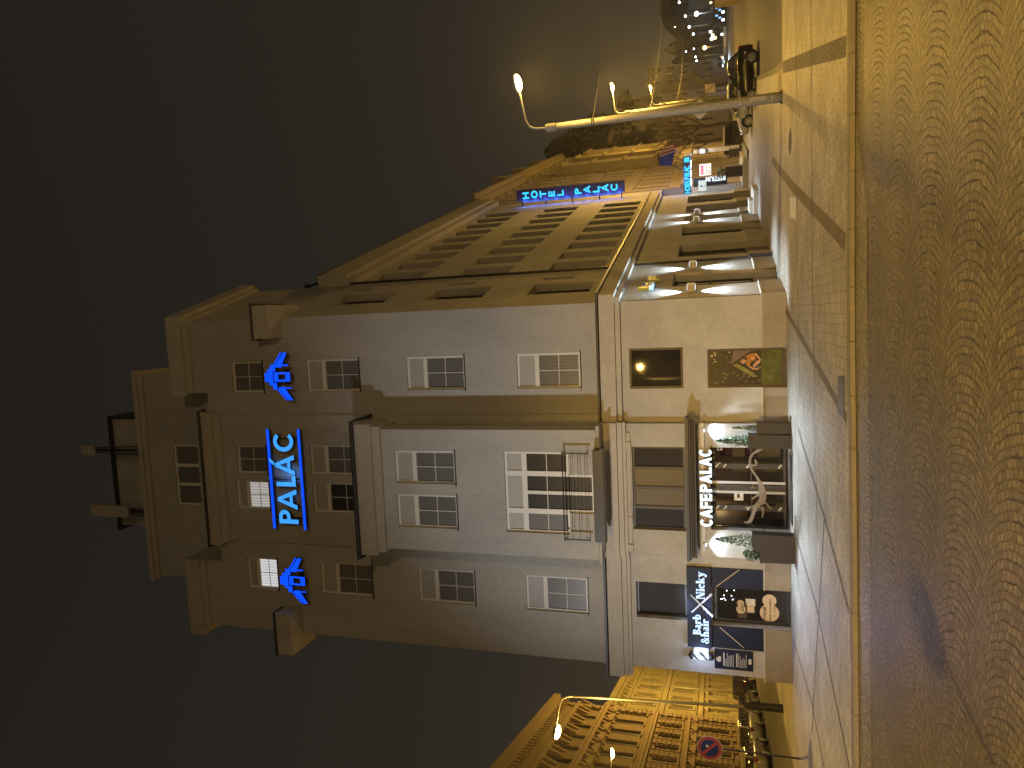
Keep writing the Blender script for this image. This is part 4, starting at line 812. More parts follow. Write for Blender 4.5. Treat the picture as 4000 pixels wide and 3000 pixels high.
# vertical blade sign and canopy sign
VS = Fr(SIDE.p(27.6, 0, 0), SN, -SD)
t = thing('blade_sign', 'tall vertical blade sign HOTEL PALÁC in glowing cyan letters on the side facade', 'sign', VS.p(.7, 0, 8))
M['blade'] = mat('blade_panel', (.05, .06, .15), .4); M['bluestrip'] = emit('blue_strip', (.08, .20, 1), .55); MB().fb(VS, .42, 1.22, -.09, .09, 8.1, 16.1).build('panel', 'blade', t)
f = MB()
for z in (8.3, 9.9, 11.9, 13.9, 15.7): f.fb(VS, -.0, .42, -.03, .03, z, z+.09)
f.build('bracket', 'iron', t)
for z0, z1 in ((8.42, 9.88), (10.02, 11.88), (12.02, 13.88), (14.02, 15.66)): MB().fb(VS, .27, .415, -.03, .03, z0, z1).build('lit_edge', 'bluestrip', t)
for k, ch in enumerate('HOTEL PALÁC'):
    zt = 15.55-k*.655-(.0 if k < 6 else -.0)
    if ch != ' ': letter(t, 'letter', ch, VS, .55, zt-.42, .50, {'H': .98, 'O': 1.1, 'T': .98, 'E': .8, 'L': .8, 'P': .85, 'C': 1.05}.get(ch, 1.08), .26, .095, .15, 'cyan2')
for z in [8.5+.78*i for i in range(10)]: light('blade_glow', 'POINT', VS.p(.34, .30, z), 14, (.10, .22, 1), size=.12, parent=t)
CS = Fr(SIDE.p(26.45, 0, 0), SN, -SD)
t = thing('canopy_sign', 'entrance canopy with glowing cyan HOTEL PALÁC lettering on its fascia', 'canopy', CS.p(1.2, 0, 3.5))
f = MB(); f.fb(CS, .03, 2.48, -3.2, 0, 3.5, 3.98); f.build('canopy_body', 'blade', t)
s = .06
for ch, w in zip('HOTEL PALÁC', (.7, .75, .62, .58, .55, .12, .62, .74, .5, .74, .68)):
    if ch != ' ': letter(t, 'letter', ch, CS, s, 3.55, .36, w, .22, .005, .06, 'cyan2'); 
    s += w*.27
f = MB(); f.fb(CS, 2.1, 2.4, .005, .05, 3.56, 3.9); f.build('emblem', 'cyan2', t)
for s_ in (.55, 1.1, 1.75): MB().fb(CS, s_, s_+.32, -1.2, -.3, 3.47, 3.498).build('soffit_light', 'cool', t)
for s_ in (.6, 1.8): light('canopy_light', 'POINT', CS.p(s_, -1.3, 3.25), 110, (.95, .95, 1), size=.3, parent=t)
light('canopy_glow', 'POINT', CS.p(1.0, .5, 4.1), 45, (.1, .4, 1), size=.3, parent=t)
light('canopy_glow', 'POINT', CS.p(1.2, -2.2, 4.9), 70, (.25, .35, 1), size=.4, parent=t)
# coloured letters over the side corner
t = thing('corner_letters', 'blue and green cut out letters mounted above the first side window', 'sign', SIDE.p(1.7, .1, 4.4))
M['lblue'] = mat('blue_letter_paint', (.10, .28, .62), .4); M['lgreen'] = mat('green_letter_paint', (.36, .42, .10), .4)
MB().fb(SIDE, .75, .95, .12, .24, 4.45, 4.85).build('leaf_mark', 'lgreen', t)
text(t, 'lettering', 'Acti', SIDE, 1.0, 4.35, .62, .15, 'lblue', ext=.05, bold=.012, sxs=.75); text(t, 'lettering', 'pro', SIDE, 2.05, 4.32, .6, .15, 'lgreen', ext=.05, bold=.012, sxs=.75)
f = MB()
for a in (1.2, 1.8, 2.4): f.fb(SIDE, a, a+.03, .021, .1, 4.42, 4.45)
f.build('mount', 'iron', t)
# up and down wall lamps on the side
for s_, w in ((.78, 'first, nearest the corner'), (4.3, 'second, beside the downpipe'), (15.0, 'third, before the side door'), (17.45, 'fourth, past the side door')):
    t = thing('wall_lamp', 'square up and down wall lamp throwing white beams, '+w, 'wall lamp', SIDE.p(s_, .02, 3), 'up and down wall lamps on the side facade')
    f = MB(); f.fb(SIDE, s_-.07, s_+.07, .022, .07, 2.9, 3.12); f.fb(SIDE, s_-.14, s_+.14, .07, .30, 2.88, 3.14); f.build('housing', 'lightgrey', t)
    for z0, z1, tz in ((2.862, 2.878, 0), (3.142, 3.158, 6)):
        MB().fb(SIDE, s_-.09, s_+.09, .1, .26, z0, z1).build('lens', 'coolsoft', t)
        zc = z0-.04 if tz == 0 else z1+.04
        light('beam', 'SPOT', SIDE.p(s_, .17, zc), 800 if tz == 0 else 480, COOL, SIDE.p(s_, .10, tz), .03, 84, .9, t)
# roof antennas
for (x0, x1, z0, z1, y, lab, foot) in ((-9.28, -8.72, 29.8, 32.1, 2.0, 'tall pale antenna panel on the roof at the left', 28.25), (-6.2, -5.75, 31.5, 32.3, 2.0, 'small square pale antenna on a thin mast, on the roof', 28.25)):
    t = thing('antenna', lab, 'antenna', ((x0+x1)/2, y, foot)); MB().box(x0, x1, y-.12, y+.06, z0, z1).build('panel', 'cornice', t)
    f = MB(); xm = (x0+x1)/2; f.tube([(xm, y+.12, foot), (xm, y+.12, z1-.1)], .05 if x1-x0 < .5 else .07, 8); f.box(xm-.05, xm+.05, y+.055, y+.12, z0+.1, z0+.2); f.box(xm-.05, xm+.05, y+.055, y+.12, z1-.3, z1-.2); f.build('mast', 'iron', t)
    f = MB()
    for j in range(4): f.tube([(xm-.1+.07*j, y+.1, foot), (xm-.2+.13*j, y-.02, foot+.7), (xm-.12+.08*j, y-.02, z0+.02)], .03, 5)
    f.build('cable', 'iron', t)
# ---------------------------------------------------------------- street lamps
def lamp_head(t, c, d, tilt, m='bulb', L_=.64):
    d = Vector((d[0], d[1], tilt)).normalized(); y = d.cross(Vector((0, 0, 1))).normalized(); z = y.cross(d); c = Vector(c)
    MB().ball(c+z*.06, (L_*.5, .17, .10), 12, 8, axes=(d, y, z)).build('lamp_housing', 'steel', t, smooth=True)
    MB().ball(c-z*.02, (L_*.46, .165, .15), 12, 8, axes=(d, y, z)).build('lens', m, t, smooth=True)
def street_lamp(base, top, head, lab, r0, r1, energy, m='bulb', pole_m='steel', grp='street lamps along the pavement', tram=True, col=SODIUM):
    b, tp, hd = Vector(base), Vector(top), Vector(head); t = thing('street_lamp', lab, 'street lamp', b, grp)
    MB().tube([b-Vector((0, 0, .1)), b.lerp(tp, .5), tp], [r0, (r0+r1)/2, r1], 16).build('pole', pole_m, t, smooth=True)
    d = Vector((hd.x-tp.x, hd.y-tp.y, 0)).normalized()
    if tram:
        f = MB(); u = (tp-b).normalized(); f.tube([tp-u*.32, tp+u*.05], r1*1.22, 16); f.build('pole_cap', 'steel', t)
        f = MB(); f.tube([b-Vector((0, 0, .05)), b+Vector((0, 0, .06))], r0*1.25, 16); f.build('foot_collar', 'castiron', t)
    pts = [tp, tp+Vector((0, 0, .45))+d*.02, tp+Vector((0, 0, .68))+d*.12, tp+Vector((0, 0, .80))+d*.38, hd-d*.3-Vector((0, 0, .05))]
    if not tram: pts = [tp, tp+Vector((0, 0, .35))+d*.03, tp+Vector((0, 0, .6))+d*.2, tp+Vector((0, 0, .68))+d*.5, hd-d*.3+Vector((0, 0, .03))]
    fine = []
    for i in range(len(pts)-1):
        for k in range(4): fine.append(pts[i].lerp(pts[i+1], k/4))
    fine.append(pts[-1]); fine = [fine[0]]+[(fine[i-1]+fine[i]*2+fine[i+1])/4 for i in range(1, len(fine)-1)]+[fine[-1]]
    MB().tube(fine, .04, 8).build('arm', pole_m, t, smooth=True)
    lamp_head(t, hd, d, .12, m)
    if energy: light('lamp_light', 'POINT', hd-Vector((0, 0, .28)), energy*(1 if tram else .35), col, size=.16, parent=t)
    if energy and not tram: light('lamp_beam', 'SPOT', hd-Vector((0, 0, .3)), energy*1.5, col, hd+d*.6-Vector((0, 0, 6)), .16, 140, .6, t)
    return t
t = street_lamp((6.48, .78, 0), (6.41, .8, 7.96), (7.96, .32, 8.91), 'tall grey tram pole with a lit sodium lamp, nearest on the right', .175, .118, 330)
light('lamp_beam', 'SPOT', (7.96, .32, 8.6), 2100, SODIUM, (7.4, -3.6, 0), .16, 138, .7, t)
f = MB()
for z in (6.25, 6.32): f.tube([(6.425, .8, z), (6.425, .8, z+.03)], .145, 16)
f.build('clamp', 'iron', t); f = MB(); f.fb(Fr((6.48, .78, 0), (1, 0, 0), (0, -1, 0)), -.06, .06, .155, .168, .5, 1.0); f.build('hatch', 'steel', t); f = MB()
for z in (.3, 1.3, 2.45, 2.8): f.tube([(6.475, .78, z), (6.475, .78, z+.035)], .172, 16)
f.build('band', 'steel', t)
street_lamp((13.49, 25.11, -.22), (13.45, 25.11, 7.74), (15.18, 24.81, 8.67), 'grey pole with a glowing orange lamp, second in the row', .16, .115, 4600, 'bulbo')
street_lamp((22.72, 56.38, -.53), (22.7, 56.4, 7.42), (24.42, 55.76, 8.37), 'far grey pole with a small lit lamp, third in the row', .15, .11, 2300)
street_lamp((-16.73, 4.15, -.22), (-17.1, 3.95, 8.35), (-18.35, 3.16, 9.05), 'dark slim street lamp with curved arm beside the left end of the hotel', .075, .045, 1500, 'bulb', 'lightgrey', 'street lamps in the left street', False)
f = MB(); f.tube([(-16.73, 4.15, -.3), (-16.74, 4.14, 1.0), (-16.76, 4.13, 1.3)], [.17, .14, .085], 14); f.build('pole_base', 'planter', bpy.data.objects['street_lamp.003'])
street_lamp((-28.9, 14.4, -.38), (-28.7, 14.5, 7.9), (-27.23, 15.39, 8.6), 'street lamp glowing before the brown facade, low on the far left', .075, .045, 260, 'bulb', 'lightgrey', 'street lamps in the left street', False)
street_lamp((-35.29, 38.56, -.61), (-35.5, 38.7, 7.7), (-33.0, 39.4, 8.3), 'thin far street lamp in front of the yellow facade', .07, .045, 900, 'bulb', 'lightgrey', 'street lamps in the left street', False)
light('street_light', 'POINT', (-25.6, 33.5, 8.0), 3600, SODIUM, size=.2); light('street_light', 'POINT', (-29, 46, 8.0), 3000, SODIUM, size=.2)
def wire(lab, a, b, sag, r=.008):
    a, b = Vector(a), Vector(b); f = MB(); f.tube([a.lerp(b, i/14)-Vector((0, 0, sag*4*(i/14)*(1-i/14))) for i in range(15)], r, 5); tag(f.build('span_wire', 'steel', origin=a), lab, 'wire', 'span wires over the street')
def D(sx, sy, dist):
    d = FW*CF+RT*(3000-sy-1500)-UP*(sx-2000); d = d/math.hypot(d.x, d.y); return CC+d*dist
wire('span wire clamped to the nearest tram pole, crossing the sky', (6.5, .78, 6.3), D(2362, -120, 33), .15)
wire('span wire from the second pole across the street', (13.5, 25.1, 6.1), D(2585, -120, 58), .3, .013)
wire('span wire from the third pole, faint above the bare tree', (22.7, 56.4, 5.6), D(2665, 150, 90), .3, .016)
# diamond road sign on the near pole
t = thing('road_sign', 'diamond road sign on the nearest tram pole, seen from its grey back', 'sign', (6.46, .98, 2.63)); DS = Fr((6.46, .98, 0), (.995, .1, 0), (.1, -.995, 0))
MB().prism(DS, [(-.37, 2.62), (0, 2.25), (.37, 2.62), (0, 2.99)], -.01, .012).build('plate', 'lightgrey', t); MB().fb(DS, -.15, .15, .012, .03, 2.5, 2.54).build('bracket', 'steel', t)
# no parking sign, left
t = thing('no_parking_sign', 'round no parking sign, red ring on blue, on a thin pole', 'sign', (-14.86, -1.98, -.18)); NS = Fr((-14.86, -1.98, 0), (1, .04, 0), (.04, -1, 0))
M['sred'] = mat('sign_red', (.42, .07, .03), .4); M['sblue'] = mat('sign_blue', (.008, .03, .22), .4)
f = MB(); f.tube([(-14.86, -1.98, -.3), (-14.86, -1.98, 3.05)], .032, 8); f.build('post', 'planter', t)
def disc(par, fr, cx, cz, r, o, m, nm, n=32): return MB().prism(fr, [(cx+r*math.cos(2*math.pi*i/n), cz+r*math.sin(2*math.pi*i/n)) for i in range(n)], o-.008, o).build(nm, m, par)
disc(t, NS, 0, 2.62, .41, .055, 'white', 'rim'); disc(t, NS, 0, 2.62, .395, .058, 'sred', 'ring'); disc(t, NS, 0, 2.62, .29, .062, 'sblue', 'disc')
f = MB(); a = Vector((-.7, .72)).normalized(); n = Vector((-a.y, a.x))*.05; f.prism(NS, [(a.x*.3+n.x, 2.62+a.y*.3+n.y), (-a.x*.3+n.x, 2.62-a.y*.3+n.y), (-a.x*.3-n.x, 2.62-a.y*.3-n.y), (a.x*.3-n.x, 2.62+a.y*.3-n.y)], .05, .066); f.build('slash', 'sred', t)
MB().fb(NS, .03, .11, .063, .068, 2.66, 2.74).build('validity_tag', 'white', t)
# sign post behind the photographer that throws its shadow on the cobbles
t = thing('sign_post', 'round traffic sign on a post standing in the cobbled road', 'sign', (-5.3, -19.2, -.07)); MB().tube([(-5.3, -19.2, -.15), (-5.3, -19.2, 2.6)], .035, 8).build('post', 'steel', t); disc(t, Fr((-5.3, -19.2, 0), (1, 0, 0), (0, 1, 0)), 0, 2.2, .35, .06, 'lightgrey', 'plate')
# ---------------------------------------------------------------- cars
def car(lab, loc, heading, paint, L_=4.1, Wd=1.74, H_=1.46, hatch=True, grp='cars parked by the street', lit=False, rear=None):
    "heading: direction of the nose in the ground plane (degrees)"
    P = (M[paint] if isinstance(paint, str) else paint)
    t = thing('parked_car', lab, 'car', (0, 0, 0), grp)
    hw = Wd/2; a = L_/2; wb = L_*.30
    st = [(-a, .36, .62, .60), (-a+.05, .26, .90, .92), (-a+.35, .22, .97, .98), (-a+1.1, .20, .96, 1), (0, .20, .94, 1), (a-1.25, .20, .92, 1), (a-.8, .21, .86, .985), (a-.3, .24, .76, .93), (a-.06, .30, .62, .82), (a, .36, .52, .70)]
    f = MB(); n = 9
    for x, zb, zt, k in st:
        w = hw*k
        for y, z in ((-w*.80, zb), (-w*.97, zb+.10), (-w, .5*(zb+zt)), (-w*.97, zt-.10), (-w*.80, zt), (0, zt+.04), (w*.80, zt), (w*.97, zt-.10), (w, .5*(zb+zt)), (w*.97, zb+.10), (w*.80, zb)): f.v.append((x, y, z))
    n = 11
    for i in range(len(st)-1):
        for k in range(n): f.f.append([i*n+k, i*n+(k+1) % n, (i+1)*n+(k+1) % n, (i+1)*n+k]); f.m.append(0)
    f.f += [list(range(n)), list(range((len(st)-1)*n, len(st)*n))]; f.m += [0, 0]
    parts = [('body', f, P, True)]
    r0 = -a+.25 if hatch else -a+.75
    g = [(r0, .93, .95, .84), (r0+.38, .93, H_-.08, .86), (r0+.9, .93, H_, .88), (a-2.05, .93, H_-.005, .88), (a-1.72, .93, H_-.08, .88), (a-.98, .90, .92, .84)]
    f = MB(); n = 8
    for x, zb, zt, k in g:
        w = hw*k; wt = w*(1-.22*min(1, (zt-zb)/.5))
        for y, z in ((-w, zb), (-wt-.02, zt-.05), (-wt+.12, zt), (0, zt+.02), (wt-.12, zt), (wt+.02, zt-.05), (w, zb), (0, zb)): f.v.append((x, y, z))
    for i in range(len(g)-1):
        for k in range(n): f.f.append([i*n+k, i*n+(k+1) % n, (i+1)*n+(k+1) % n, (i+1)*n+k]); f.m.append(0)
    parts.append(('windows', f, M['carglass'], True))
    # roof and pillars in paint
    f = MB(); rw = hw*.88*.78
    f.hexa([(r0+.42, -rw, H_-.05), (a-1.78, -rw, H_-.05), (a-1.78, rw, H_-.05), (r0+.42, rw, H_-.05), (r0+.55, -rw+.12, H_+.022), (a-1.98, -rw+.12, H_+.022), (a-1.98, rw-.12, H_+.022), (r0+.55, rw-.12, H_+.022)])
    parts.append(('roof', f, P, False)); f = MB()
    for s in (-1, 1):
        f.tube([(a-.98, s*hw*.84, .92), (a-1.74, s*(rw+.02), H_-.05)], .035, 6); f.tube([(-.12, s*hw*.885, .93), (-.2, s*(rw+.025), H_-.05)], .035, 6); f.tube([(r0+.02, s*hw*.83, .94), (r0+.42, s*(rw+.02), H_-.06)], .06, 6); f.tube([(r0+.42, s*(rw+.02), H_-.05), (a-1.76, s*(rw+.02), H_-.05)], .03, 6)
    parts.append(('pillars', f, P, False))
    for s in (-1, 1): f = MB(); f.ball((a-1.2, s*(hw+.07), .98), (.08, .1, .07), 8, 6); parts.append(('mirror', f, P, True))
    for s in (-1, 1):
        f = MB(); f.ball((a-.13, s*hw*.62, .64), (.12, .2, .07), 8, 6); parts.append(('headlight', f, M['cool'] if lit else M['chrome'], True))
        f = MB(); f.ball((-a+.06, s*hw*.78, .84), (.06, .13, .13), 8, 6); parts.append(('tail_light', f, M['redlens'], True))
    f = MB(); f.box(-a-.012, -a+.05, -.26, .26, .56, .67); parts.append(('number_plate', f, M['paper'], False))
    f = MB(); f.box(a-.05, a+.012, -.26, .26, .36, .47); parts.append(('number_plate', f, M['paper'], False))
    ang = R(heading); c, s_ = math.cos(ang), math.sin(ang); z0 = gz(loc[0], loc[1])+loc[2]
    t.location = (loc[0], loc[1], z0); t.rotation_euler = (0, 0, ang)
    t.location = (0, 0, 0); t.rotation_euler = (0, 0, 0)
    for nm, f, m, sm in parts: f.build(nm, m, t, smooth=sm)
    for sx_ in (-1, 1):
        for s in (-1, 1):
            cx, cy, r = sx_*wb, s*(hw-.10), .315; f = MB()
            f.tube([(cx, cy-.11, r), (cx, cy-.09, r), (cx, cy+.09, r), (cx, cy+.11, r)], [r-.03, r, r, r-.03], 24)
            w = f.build('wheel', 'rubber', t, smooth=False); f = MB()
            f.tube([(cx, cy+s*.1, r), (cx, cy+s*.118, r)], [.215, .20], 20); 
            rim = f.build('rim', 'dark', w); f = MB()
            for k in range(9):
                th = k*2*math.pi/9; dx, dz = math.cos(th), math.sin(th); f.tube([(cx+dx*.03, cy+s*.125, r+dz*.03), (cx+dx*.2, cy+s*.12, r+dz*.2)], .028, 5)
            f.tube([(cx, cy+s*.115, r), (cx, cy+s*.135, r)], .05, 10); 
            for k in range(20):
                th = k*2*math.pi/20; t2 = (k+1)*2*math.pi/20; f.tube([(cx+math.cos(th)*.205, cy+s*.118, r+math.sin(th)*.205), (cx+math.cos(t2)*.205, cy+s*.118, r+math.sin(t2)*.205)], .016, 5, cap=False)
            f.build('spokes', 'rimsilver', w)
            f = MB(); f.tube([(cx, cy+s*.03, r+.02), (cx, cy+s*.085, r+.02)], .37, 20); f.build('wheel_arch', 'rubber', t)
    t.location = (loc[0], loc[1], z0); t.rotation_euler = (0, 0, ang)
    return t
M['carglass'] = glass('car_glass', (.012, .012, .013), .45, rough=.04); M['redlens'] = mat('red_lens', (.25, .012, .01), .2)
M['rimsilver'] = mat('rim_silver', (.62, .62, .62), .35, .4)
def paint(n, c): return mat(n, c, .22, var=.04, vs=2, spec=.6)
M['pblack'] = paint('black_paint', (.006, .006, .007)); M['pwhite'] = paint('white_paint', (.55, .56, .58)); M['psilver'] = paint('silver_paint', (.30, .29, .27)); M['pdark'] = paint('dark_paint', (.02, .02, .022)); M['pred'] = paint('dark_red_paint', (.14, .02, .015)); M['pgrey'] = paint('grey_paint', (.10, .10, .105))
car('glossy black hatchback parked by the nearest tram pole', (12.12, 16.5, -.1), 163, 'pblack', 3.15, 1.66, 1.5)
car('white car with silver wheels parked behind the tram pole', (11.85, 20.4, -.1), 168, 'pwhite', 3.6, 1.7, 1.45)
P0 = Vector((-26.75, 17, 0))
lang = math.degrees(math.atan2(DL.y, DL.x))
for s_, pnt, l_, h_, lab, hd in ((-8.2, 'pdark', 4.2, 1.46, 'dark hatchback parked nearest, behind the no parking sign', lang), (-2.4, 'psilver', 3.9, 1.44, 'brownish silver hatchback parked between a dark and a white car', lang), (3.4, 'pwhite', 4.4, 1.62, 'white high roofed car parked in the middle of the left row', lang),
                            (9.0, 'pgrey', 4.3, 1.46, 'grey car with bright reflections parked behind the white one', lang), (15.6, 'pdark', 4.6, 1.75, 'tall dark car parked farthest, next to the hotel corner', lang)):
    p = P0+DL*s_; car(lab, (p.x, p.y, -.15), hd, pnt, l_, 1.74, h_, grp='cars parked in the left street')
# ---------------------------------------------------------------- buildings of the left street
LF = Fr(Vector((-26.3, 17, 0))-LN*3.6, DL, LN)
M['brownst'] = mat('brown_stone', (.34, .26, .175), .9, var=.2, vs=5, bump=.4, bs=30, var2=.15, vs2=.7); M['ochre'] = mat('ochre_plaster', (.44, .39, .24), .9, var=.12, vs=4, bump=.3, bs=40, var2=.12, vs2=.7)
M['brownhi'] = mat('brown_trim', (.42, .33, .23), .9, var=.15, vs=6, bump=.3, bs=40); M['roof'] = mat('roof_slate', (.035, .032, .03), .8, var=.2, vs=3)
def facade(t, fr, s0, s1, z0, z1, win, m, depth=.18, off=0, pane='glass', fm='brown', deep=9):
    f = MB(); wall(f, fr, s0, s1, z0, z1, win, off=off, depth=depth)
    P = fr.p; f.quad(P(s0, off, z0), P(s0, off-deep, z0), P(s0, off-deep, z1), P(s0, off, z1)); f.quad(P(s1, off, z0), P(s1, off-deep, z0), P(s1, off-deep, z1), P(s1, off, z1)); f.quad(P(s0, off, z1), P(s1, off, z1), P(s1, off-deep, z1), P(s0, off-deep, z1)); f.build('wall', m, t)
    for h in win:
        g = MB(); a, b, c, d = h[:4]; a += .003; b -= .003; c += .003; d -= .003; o = off-depth+.02; w = .07
        bars(g, fr, o, .05, [(a, a+w, c, d), (b-w, b, c, d), (a+w, b-w, c, c+w), (a+w, b-w, d-w, d), ((a+b)/2-.03, (a+b)/2+.03, c+w, d-w)]+([(a+w, (a+b)/2-.03, c+(d-c)*.66, c+(d-c)*.70), ((a+b)/2+.03, b-w, c+(d-c)*.66, c+(d-c)*.70)] if d-c > 1.2 else []))
        wo = g.build('window', fm, t); MB().fb(fr, a+w-.01, b-w+.01, o+.005, o+.02, c+w-.01, d-w+.01).build('pane', pane, wo)
def band(t, fr, s0, s1, z0, z1, o, m, nm='cornice', e=.1): 
    f = MB(); f.fb(fr, s0-e, s1+e, -.05, o, z0, z1); return f.build(nm, m, t)
t = thing('ornate_building', 'tall brown ornate stone building with heavy cornices, at the far left', 'building', LF.p(8, 0, -.4)); B0, B1 = -9, 16.6
wins = []
for i in range(10):
    c = B0+1.5+i*2.62
    wins += [(c-.55, c+.55, 1.4, 3.75), (c-.55, c+.55, 5.05, 6.75), (c-.6, c+.6, 8.0, 10.4), (c-.5, c+.5, 11.95, 13.4)]
facade(t, LF, B0, B1, -.6, 16.0, wins, 'brownst', .22, pane='pane')
for z0, z1, o in ((15.3, 15.55, .45), (15.6, 16.15, .75), (13.7, 14.0, .35), (11.2, 11.45, .35), (11.46, 11.62, .5), (7.05, 7.25, .3), (7.26, 7.42, .42), (4.4, 4.62, .28), (.5, .8, .16)): band(t, LF, B0, B1, z0, z1, o, 'brownhi')
f = MB()
for i in range(10):
    c = B0+1.5+i*2.62
    for s_ in (-1, 1):
        for z in (10.75, 13.2): f = MB(); f.hexa([LF.p(c+s_*.85-.14, .0, z-.5), LF.p(c+s_*.85+.14, 0, z-.5), LF.p(c+s_*.85+.14, .1, z-.5), LF.p(c+s_*.85-.14, .1, z-.5), LF.p(c+s_*.85-.14, 0, z+.42), LF.p(c+s_*.85+.14, 0, z+.42), LF.p(c+s_*.85+.14, .42, z+.42), LF.p(c+s_*.85-.14, .42, z+.42)]); f.build('bracket', 'brownhi', t)
    f = MB(); f.prism(LF, [(c-.95, 10.45), (c+.95, 10.45), (c+.95, 10.6), (c, 11.05), (c-.95, 10.6)], .002, .3); f.build('pediment', 'brownhi', t); f = MB(); f.prism(LF, [(c-.85, 3.85), (c+.85, 3.85), (c+.85, 4.0), (c, 4.35), (c-.85, 4.0)], .002, .22); f.build('pediment', 'brownhi', t)
    for a_, o_, z_ in ((.8, .16, 7.85), (.75, .14, 4.9), (.75, .14, 1.25)): MB().fb(LF, c-a_, c+a_, .002, o_, z_, z_+.13).build('sill', 'brownhi', t)
f = MB()
for j in range(19):                                                # bossed courses
    z = .95+.36*j
    if 4.2 < z < 4.7 or z > 6.9: continue
    for i in range(10):
        c = B0+1.5+i*2.62
        for s_ in (-1, 1):
            w = .34 if j % 2 else .22; f.fb(LF, c+s_*(.6+w/2)-w/2, c+s_*(.6+w/2)+w/2, .002, .14+.02*(j % 2), z, z+.27)
            f.fb(LF, c+s_*1.12-.14, c+s_*1.12+.14, .002, .10, z, z+.27)
for j in range(42):
    z = .9+.36*j; w = .7 if j % 2 else .45; f.fb(LF, B1-w, B1+.14, -.3, .16, z, z+.28)
f.build('bossed_stone', 'brownhi', t)
f = MB()
for i in range(40): s_ = B0+.3+i*.65; f.fb(LF, s_, s_+.3, 0, .5, 14.9+.0, 15.28)
f.build('dentils', 'brownhi', t)
t = thing('yellow_building', 'lower yellow lit building behind the brown one, with rusticated ground floor', 'building', LF.p(26, 0, -.6)); Y0, Y1 = 16.8, 44; yo = -.55
YF = Fr(LF.p(0, yo, 0), LF.u, LF.n); wins = []
for i in range(9):
    c = Y0+1.9+i*3.0; wins += [(c-.55, c+.55, 1.2, 3.0), (c-.55, c+.55, 4.4, 6.3), (c-.55, c+.55, 7.9, 9.7)]
facade(t, YF, Y0, Y1, -.7, 11.2, wins, 'ochre', .15, fm='ochre', pane='pane')
for z0, z1, o in ((11.0, 11.2, .35), (11.22, 11.75, .65), (10.2, 10.4, .2), (6.85, 7.15, .22), (7.4, 7.5, .14), (3.5, 3.75, .22), (4.05, 4.15, .12), (.3, .5, .12)): band(t, YF, Y0, Y1, z0, z1, o, 'ochre')
f = MB()
for i in range(20): f = MB(); s_ = Y0+.6+i*1.35; f.hexa([YF.p(s_-.16, 0, 10.42), YF.p(s_+.16, 0, 10.42), YF.p(s_+.16, .08, 10.42), YF.p(s_-.16, .08, 10.42), YF.p(s_-.16, 0, 11.0), YF.p(s_+.16, 0, 11.0), YF.p(s_+.16, .4, 11.0), YF.p(s_-.16, .4, 11.0)]); f.build('corbel', 'ochre', t)
f = MB()
for j in range(7):
    z = .56+.42*j
    for i in range(9):
        c = Y0+1.9+i*3.0; f.fb(YF, c-1.47, c-.58, .002, .06, z, z+.37); f.fb(YF, c+.58, c+1.47, .002, .06, z, z+.37)
f.build('rustication', 'ochre', t); f = MB()
for i in range(9):
    c = Y0+1.9+i*3.0
    for z in (6.35, 9.75): MB().fb(YF, c-.75, c+.75, .002, .16, z, z+.16).build('lintel', 'ochre', t)
    for z in (4.2, 7.65): MB().fb(YF, c-.75, c+.75, .002, .12, z, z+.16).build('sill', 'ochre', t)
    for s_ in (-1, 1): MB().fb(YF, c+s_*.65-.09, c+s_*.65+.09, .002, .07, 4.4, 6.34).build('window_jamb', 'ochre', t); MB().fb(YF, c+s_*.65-.09, c+s_*.65+.09, .002, .07, 7.85, 9.74).build('window_jamb', 'ochre', t)
    MB().prism(YF, [(c-.8, 3.05), (c+.8, 3.05), (c, 3.48)], .002, .2).build('pediment', 'ochre', t)
f = MB(); f.hexa([YF.p(Y0, .5, 11.76), YF.p(Y1, .5, 11.76), YF.p(Y1, -9, 11.76), YF.p(Y0, -9, 11.76), YF.p(Y0+1.5, -3, 13.6), YF.p(Y1, -3, 13.6), YF.p(Y1, -6, 13.6), YF.p(Y0+1.5, -6, 13.6)]); f.build('roof', 'roof', t)
def bare_tree(lab, base, h, spread, m='bark', grp=None, n=5, seed=1, r=.16):
    rnd = random.Random(seed); t = thing('bare_tree', lab, 'tree', base, grp); f = MB(); b = Vector(base)
    f.tube([b, b+Vector((.05, 0, h*.2)), b+Vector((0, .05, h*.42))], [r, r*.8, r*.6], 8); f.build('trunk', m, t); f = MB()
    def grow(p, d, l, rr, lev):
        q = p+d*l; mid = p.lerp(q, .5)+Vector((rnd.uniform(-1, 1), rnd.uniform(-1, 1), rnd.uniform(-.3, .6)))*l*.08
        f.tube([p, mid, q], [rr, rr*.8, rr*.6], 5 if lev < 2 else 3, cap=False)
        if lev < 4:
            for k in range(rnd.choice((2, 3, 3))):
                dd = (d+Vector((rnd.uniform(-1, 1), rnd.uniform(-1, 1), rnd.uniform(-.35, .75)))*spread).normalized(); grow(p.lerp(q, rnd.uniform(.55, 1)), dd, l*rnd.uniform(.6, .8), rr*.58, lev+1)
    for k in range(n): grow(b+Vector((0, 0, h*rnd.uniform(.28, .42))), Vector((rnd.uniform(-.8, .8), rnd.uniform(-.8, .8), 1)).normalized(), h*.26, r*.5, 0)
    f.build('branches', m, t); return t
bare_tree('small bare tree rising over the yellow roof, beside the hotel corner', tuple(YF.p(36, -8, 11)), 5, .8, seed=4, r=.12)
